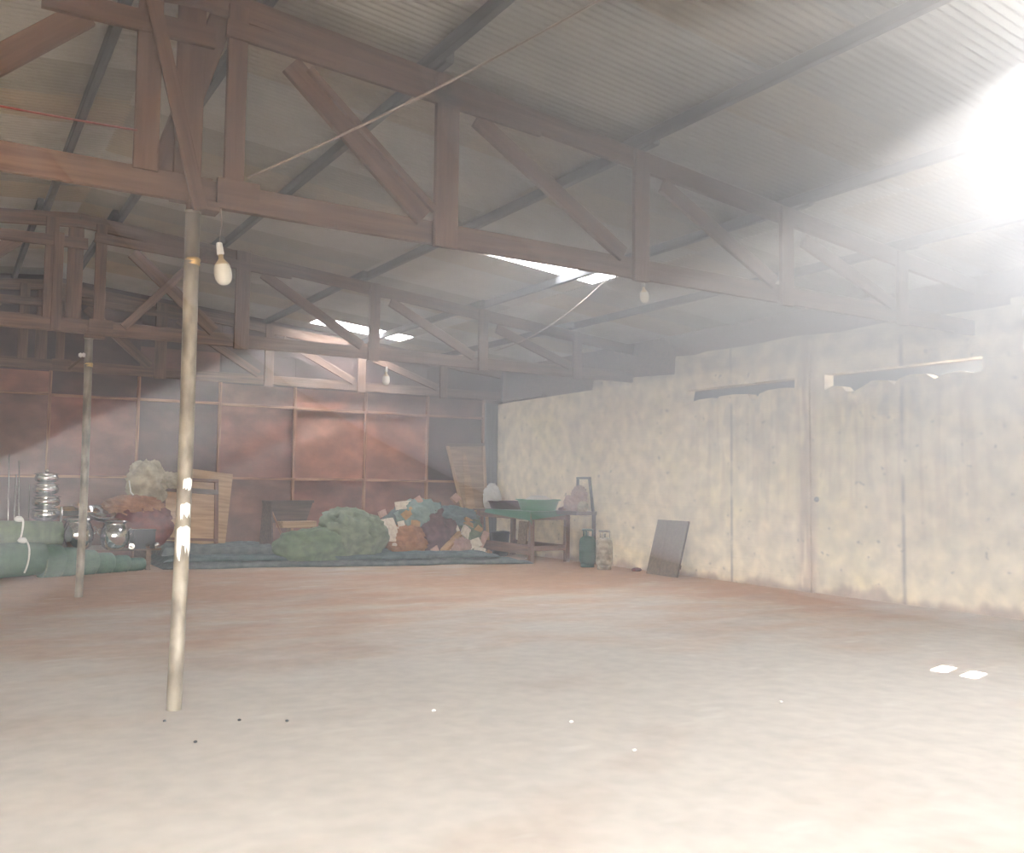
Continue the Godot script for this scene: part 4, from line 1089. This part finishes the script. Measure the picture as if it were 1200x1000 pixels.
func gas(at: Vector3, mat: String, label: String) -> void:
	var o := thing("gas_cylinder", label, "gas cylinder", at, 0.0, "")
	put(lathe([Vector2(0, 0.06), Vector2(0.1, 0.06), Vector2(0.145, 0.09), Vector2(0.158, 0.15), Vector2(0.158, 0.3), Vector2(0.161, 0.305), Vector2(0.161, 0.32), Vector2(0.158, 0.325), Vector2(0.158, 0.46), Vector2(0.145, 0.53), Vector2(0.1, 0.575), Vector2(0, 0.59)], 28), "body", M[mat], o)
	put(lathe([Vector2(0.12, 0), Vector2(0.128, 0), Vector2(0.13, 0.085), Vector2(0.12, 0.085)], 24), "foot_ring", M[mat], o)
	put(lathe([Vector2(0, 0.58), Vector2(0.025, 0.58), Vector2(0.022, 0.63), Vector2(0.03, 0.64), Vector2(0.03, 0.66), Vector2(0, 0.665)], 14), "valve", M.valve_metal, o)
	for k in 3:
		var an := TAU * k / 3.0 + 0.4
		put(box_mesh(Vector3(0.035, 0.14, 0.01)), "collar_post", M[mat], o, Transform3D(Basis(Vector3.UP, -an + PI / 2), Vector3(cos(an) * 0.1, 0.63, sin(an) * 0.1)))
	put(lathe([Vector2(0.094, 0.69), Vector2(0.106, 0.685), Vector2(0.11, 0.7), Vector2(0.106, 0.72), Vector2(0.094, 0.715), Vector2(0.094, 0.69)], 24), "collar_ring", M[mat], o)

func build_floor_litter() -> void:
	rng.seed = 555
	for q in [[1.27, -6.2, "dark pebble at the foot of the steel pole"], [1.33, -5.62, "dark pebble out on the bare floor before the steel pole"], [1.69, -5.99, "small dark pebble to the right of the pole foot"], [1.95, -5.82, "smallest dark pebble on the floor right of the pole"]]:
		var o := put(lump(Vector3(0.009, 0.006, 0.008), rng.randi() % 100, 0.4, 1.5), "pebble", M.dark_plastic, null, at_pos(Vector3(q[0], 0, q[1])))
		tag(o, q[2], "pebble", "pebbles on the floor")

func build_crumbs() -> void:
	rng.seed = 808
	for q in [[3.55, -4.9, "white plaster crumb alone on the open floor"], [3.5, -4.2, "flat white plaster crumb on the near floor"], [2.9, -5.6, "small white plaster crumb right of the pole"], [5.2, -4.6, "white plaster crumb near the sun spots"], [9.75, -15.0, "white scrap on the tarpaulin by the table leg"]]:
		var o := put(lump(Vector3(0.011, 0.005, 0.009), rng.randi() % 100, 0.5, 1.5), "plaster_crumb", M.white_paint, null, at_pos(Vector3(q[0], 0.0 if q[0] < 9.0 else 0.1, q[1])))
		tag(o, q[2], "crumb", "white crumbs on the floor")

func _ready() -> void:
	rng.seed = 20240
	setup_view()
	make_materials()
	build_shell()
	build_roof()
	build_purlins()
	build_truss(-6.49, 0.0, "reddish timber roof truss resting on the steel pole with white paint dabs", 0)
	build_truss(-13.22, 0.2, "timber roof truss resting on the plain steel pole deeper in the shed", 1)
	build_truss(BACK_Z + 0.16, 0.0, "timber gable truss fixed against the hardboard end wall", 2)
	build_pole(1.385, -6.49, 0.02, "steel pole with white paint dabs under the nearer truss", true)
	build_pole(1.57, -13.22, 0.0, "plain steel pole under the second truss beside the canvas rolls", false)
	build_bulb(Vector3(1.58, 3.5, -6.46), 0.27, 0.16, "large unlit bulb hanging beside the painted steel pole")
	build_bulb(Vector3(5.55, 3.505, -6.55), 0.012, 0.12, "unlit bulb close under the chord beside the torn roof opening", 0.7)
	build_bulb(Vector3(5.92, 3.505, -13.28), 0.1, 0.0, "unlit bulb hanging from the second truss before the end wall")
	build_wires()
	build_tarps()
	build_left_stores()
	build_middle_stores()
	build_table_corner()
	build_floor_litter()
	build_crumbs()
	haze_bank("room_haze", "thin dusty haze filling the whole shed", Vector3(1.4, 2.6, (FRONT_Z + BACK_Z) / 2), Vector3(19.0, 5.2, FRONT_Z - BACK_Z - 0.1), 0.008, RenderingServer.FOG_VOLUME_SHAPE_BOX, Color(0.95, 0.95, 0.96))
	# nested haze added in place of lens glare, thickest under the added roof opening
	var bank := Vector3(6.8, 4.9, -3.0)
	for k in 4:
		var r: float = [2.0, 3.3, 5.0, 7.4][k]
		var thick: float = [0.05, 0.05, 0.055, 0.068][k]
		haze_bank("glare_haze", "added haze standing in for lens glare under the added roof opening", bank, Vector3(2.0 * r, 1.15 * r, 1.9 * r), thick, RenderingServer.FOG_VOLUME_SHAPE_ELLIPSOID, Color(0.95, 0.95, 0.96))
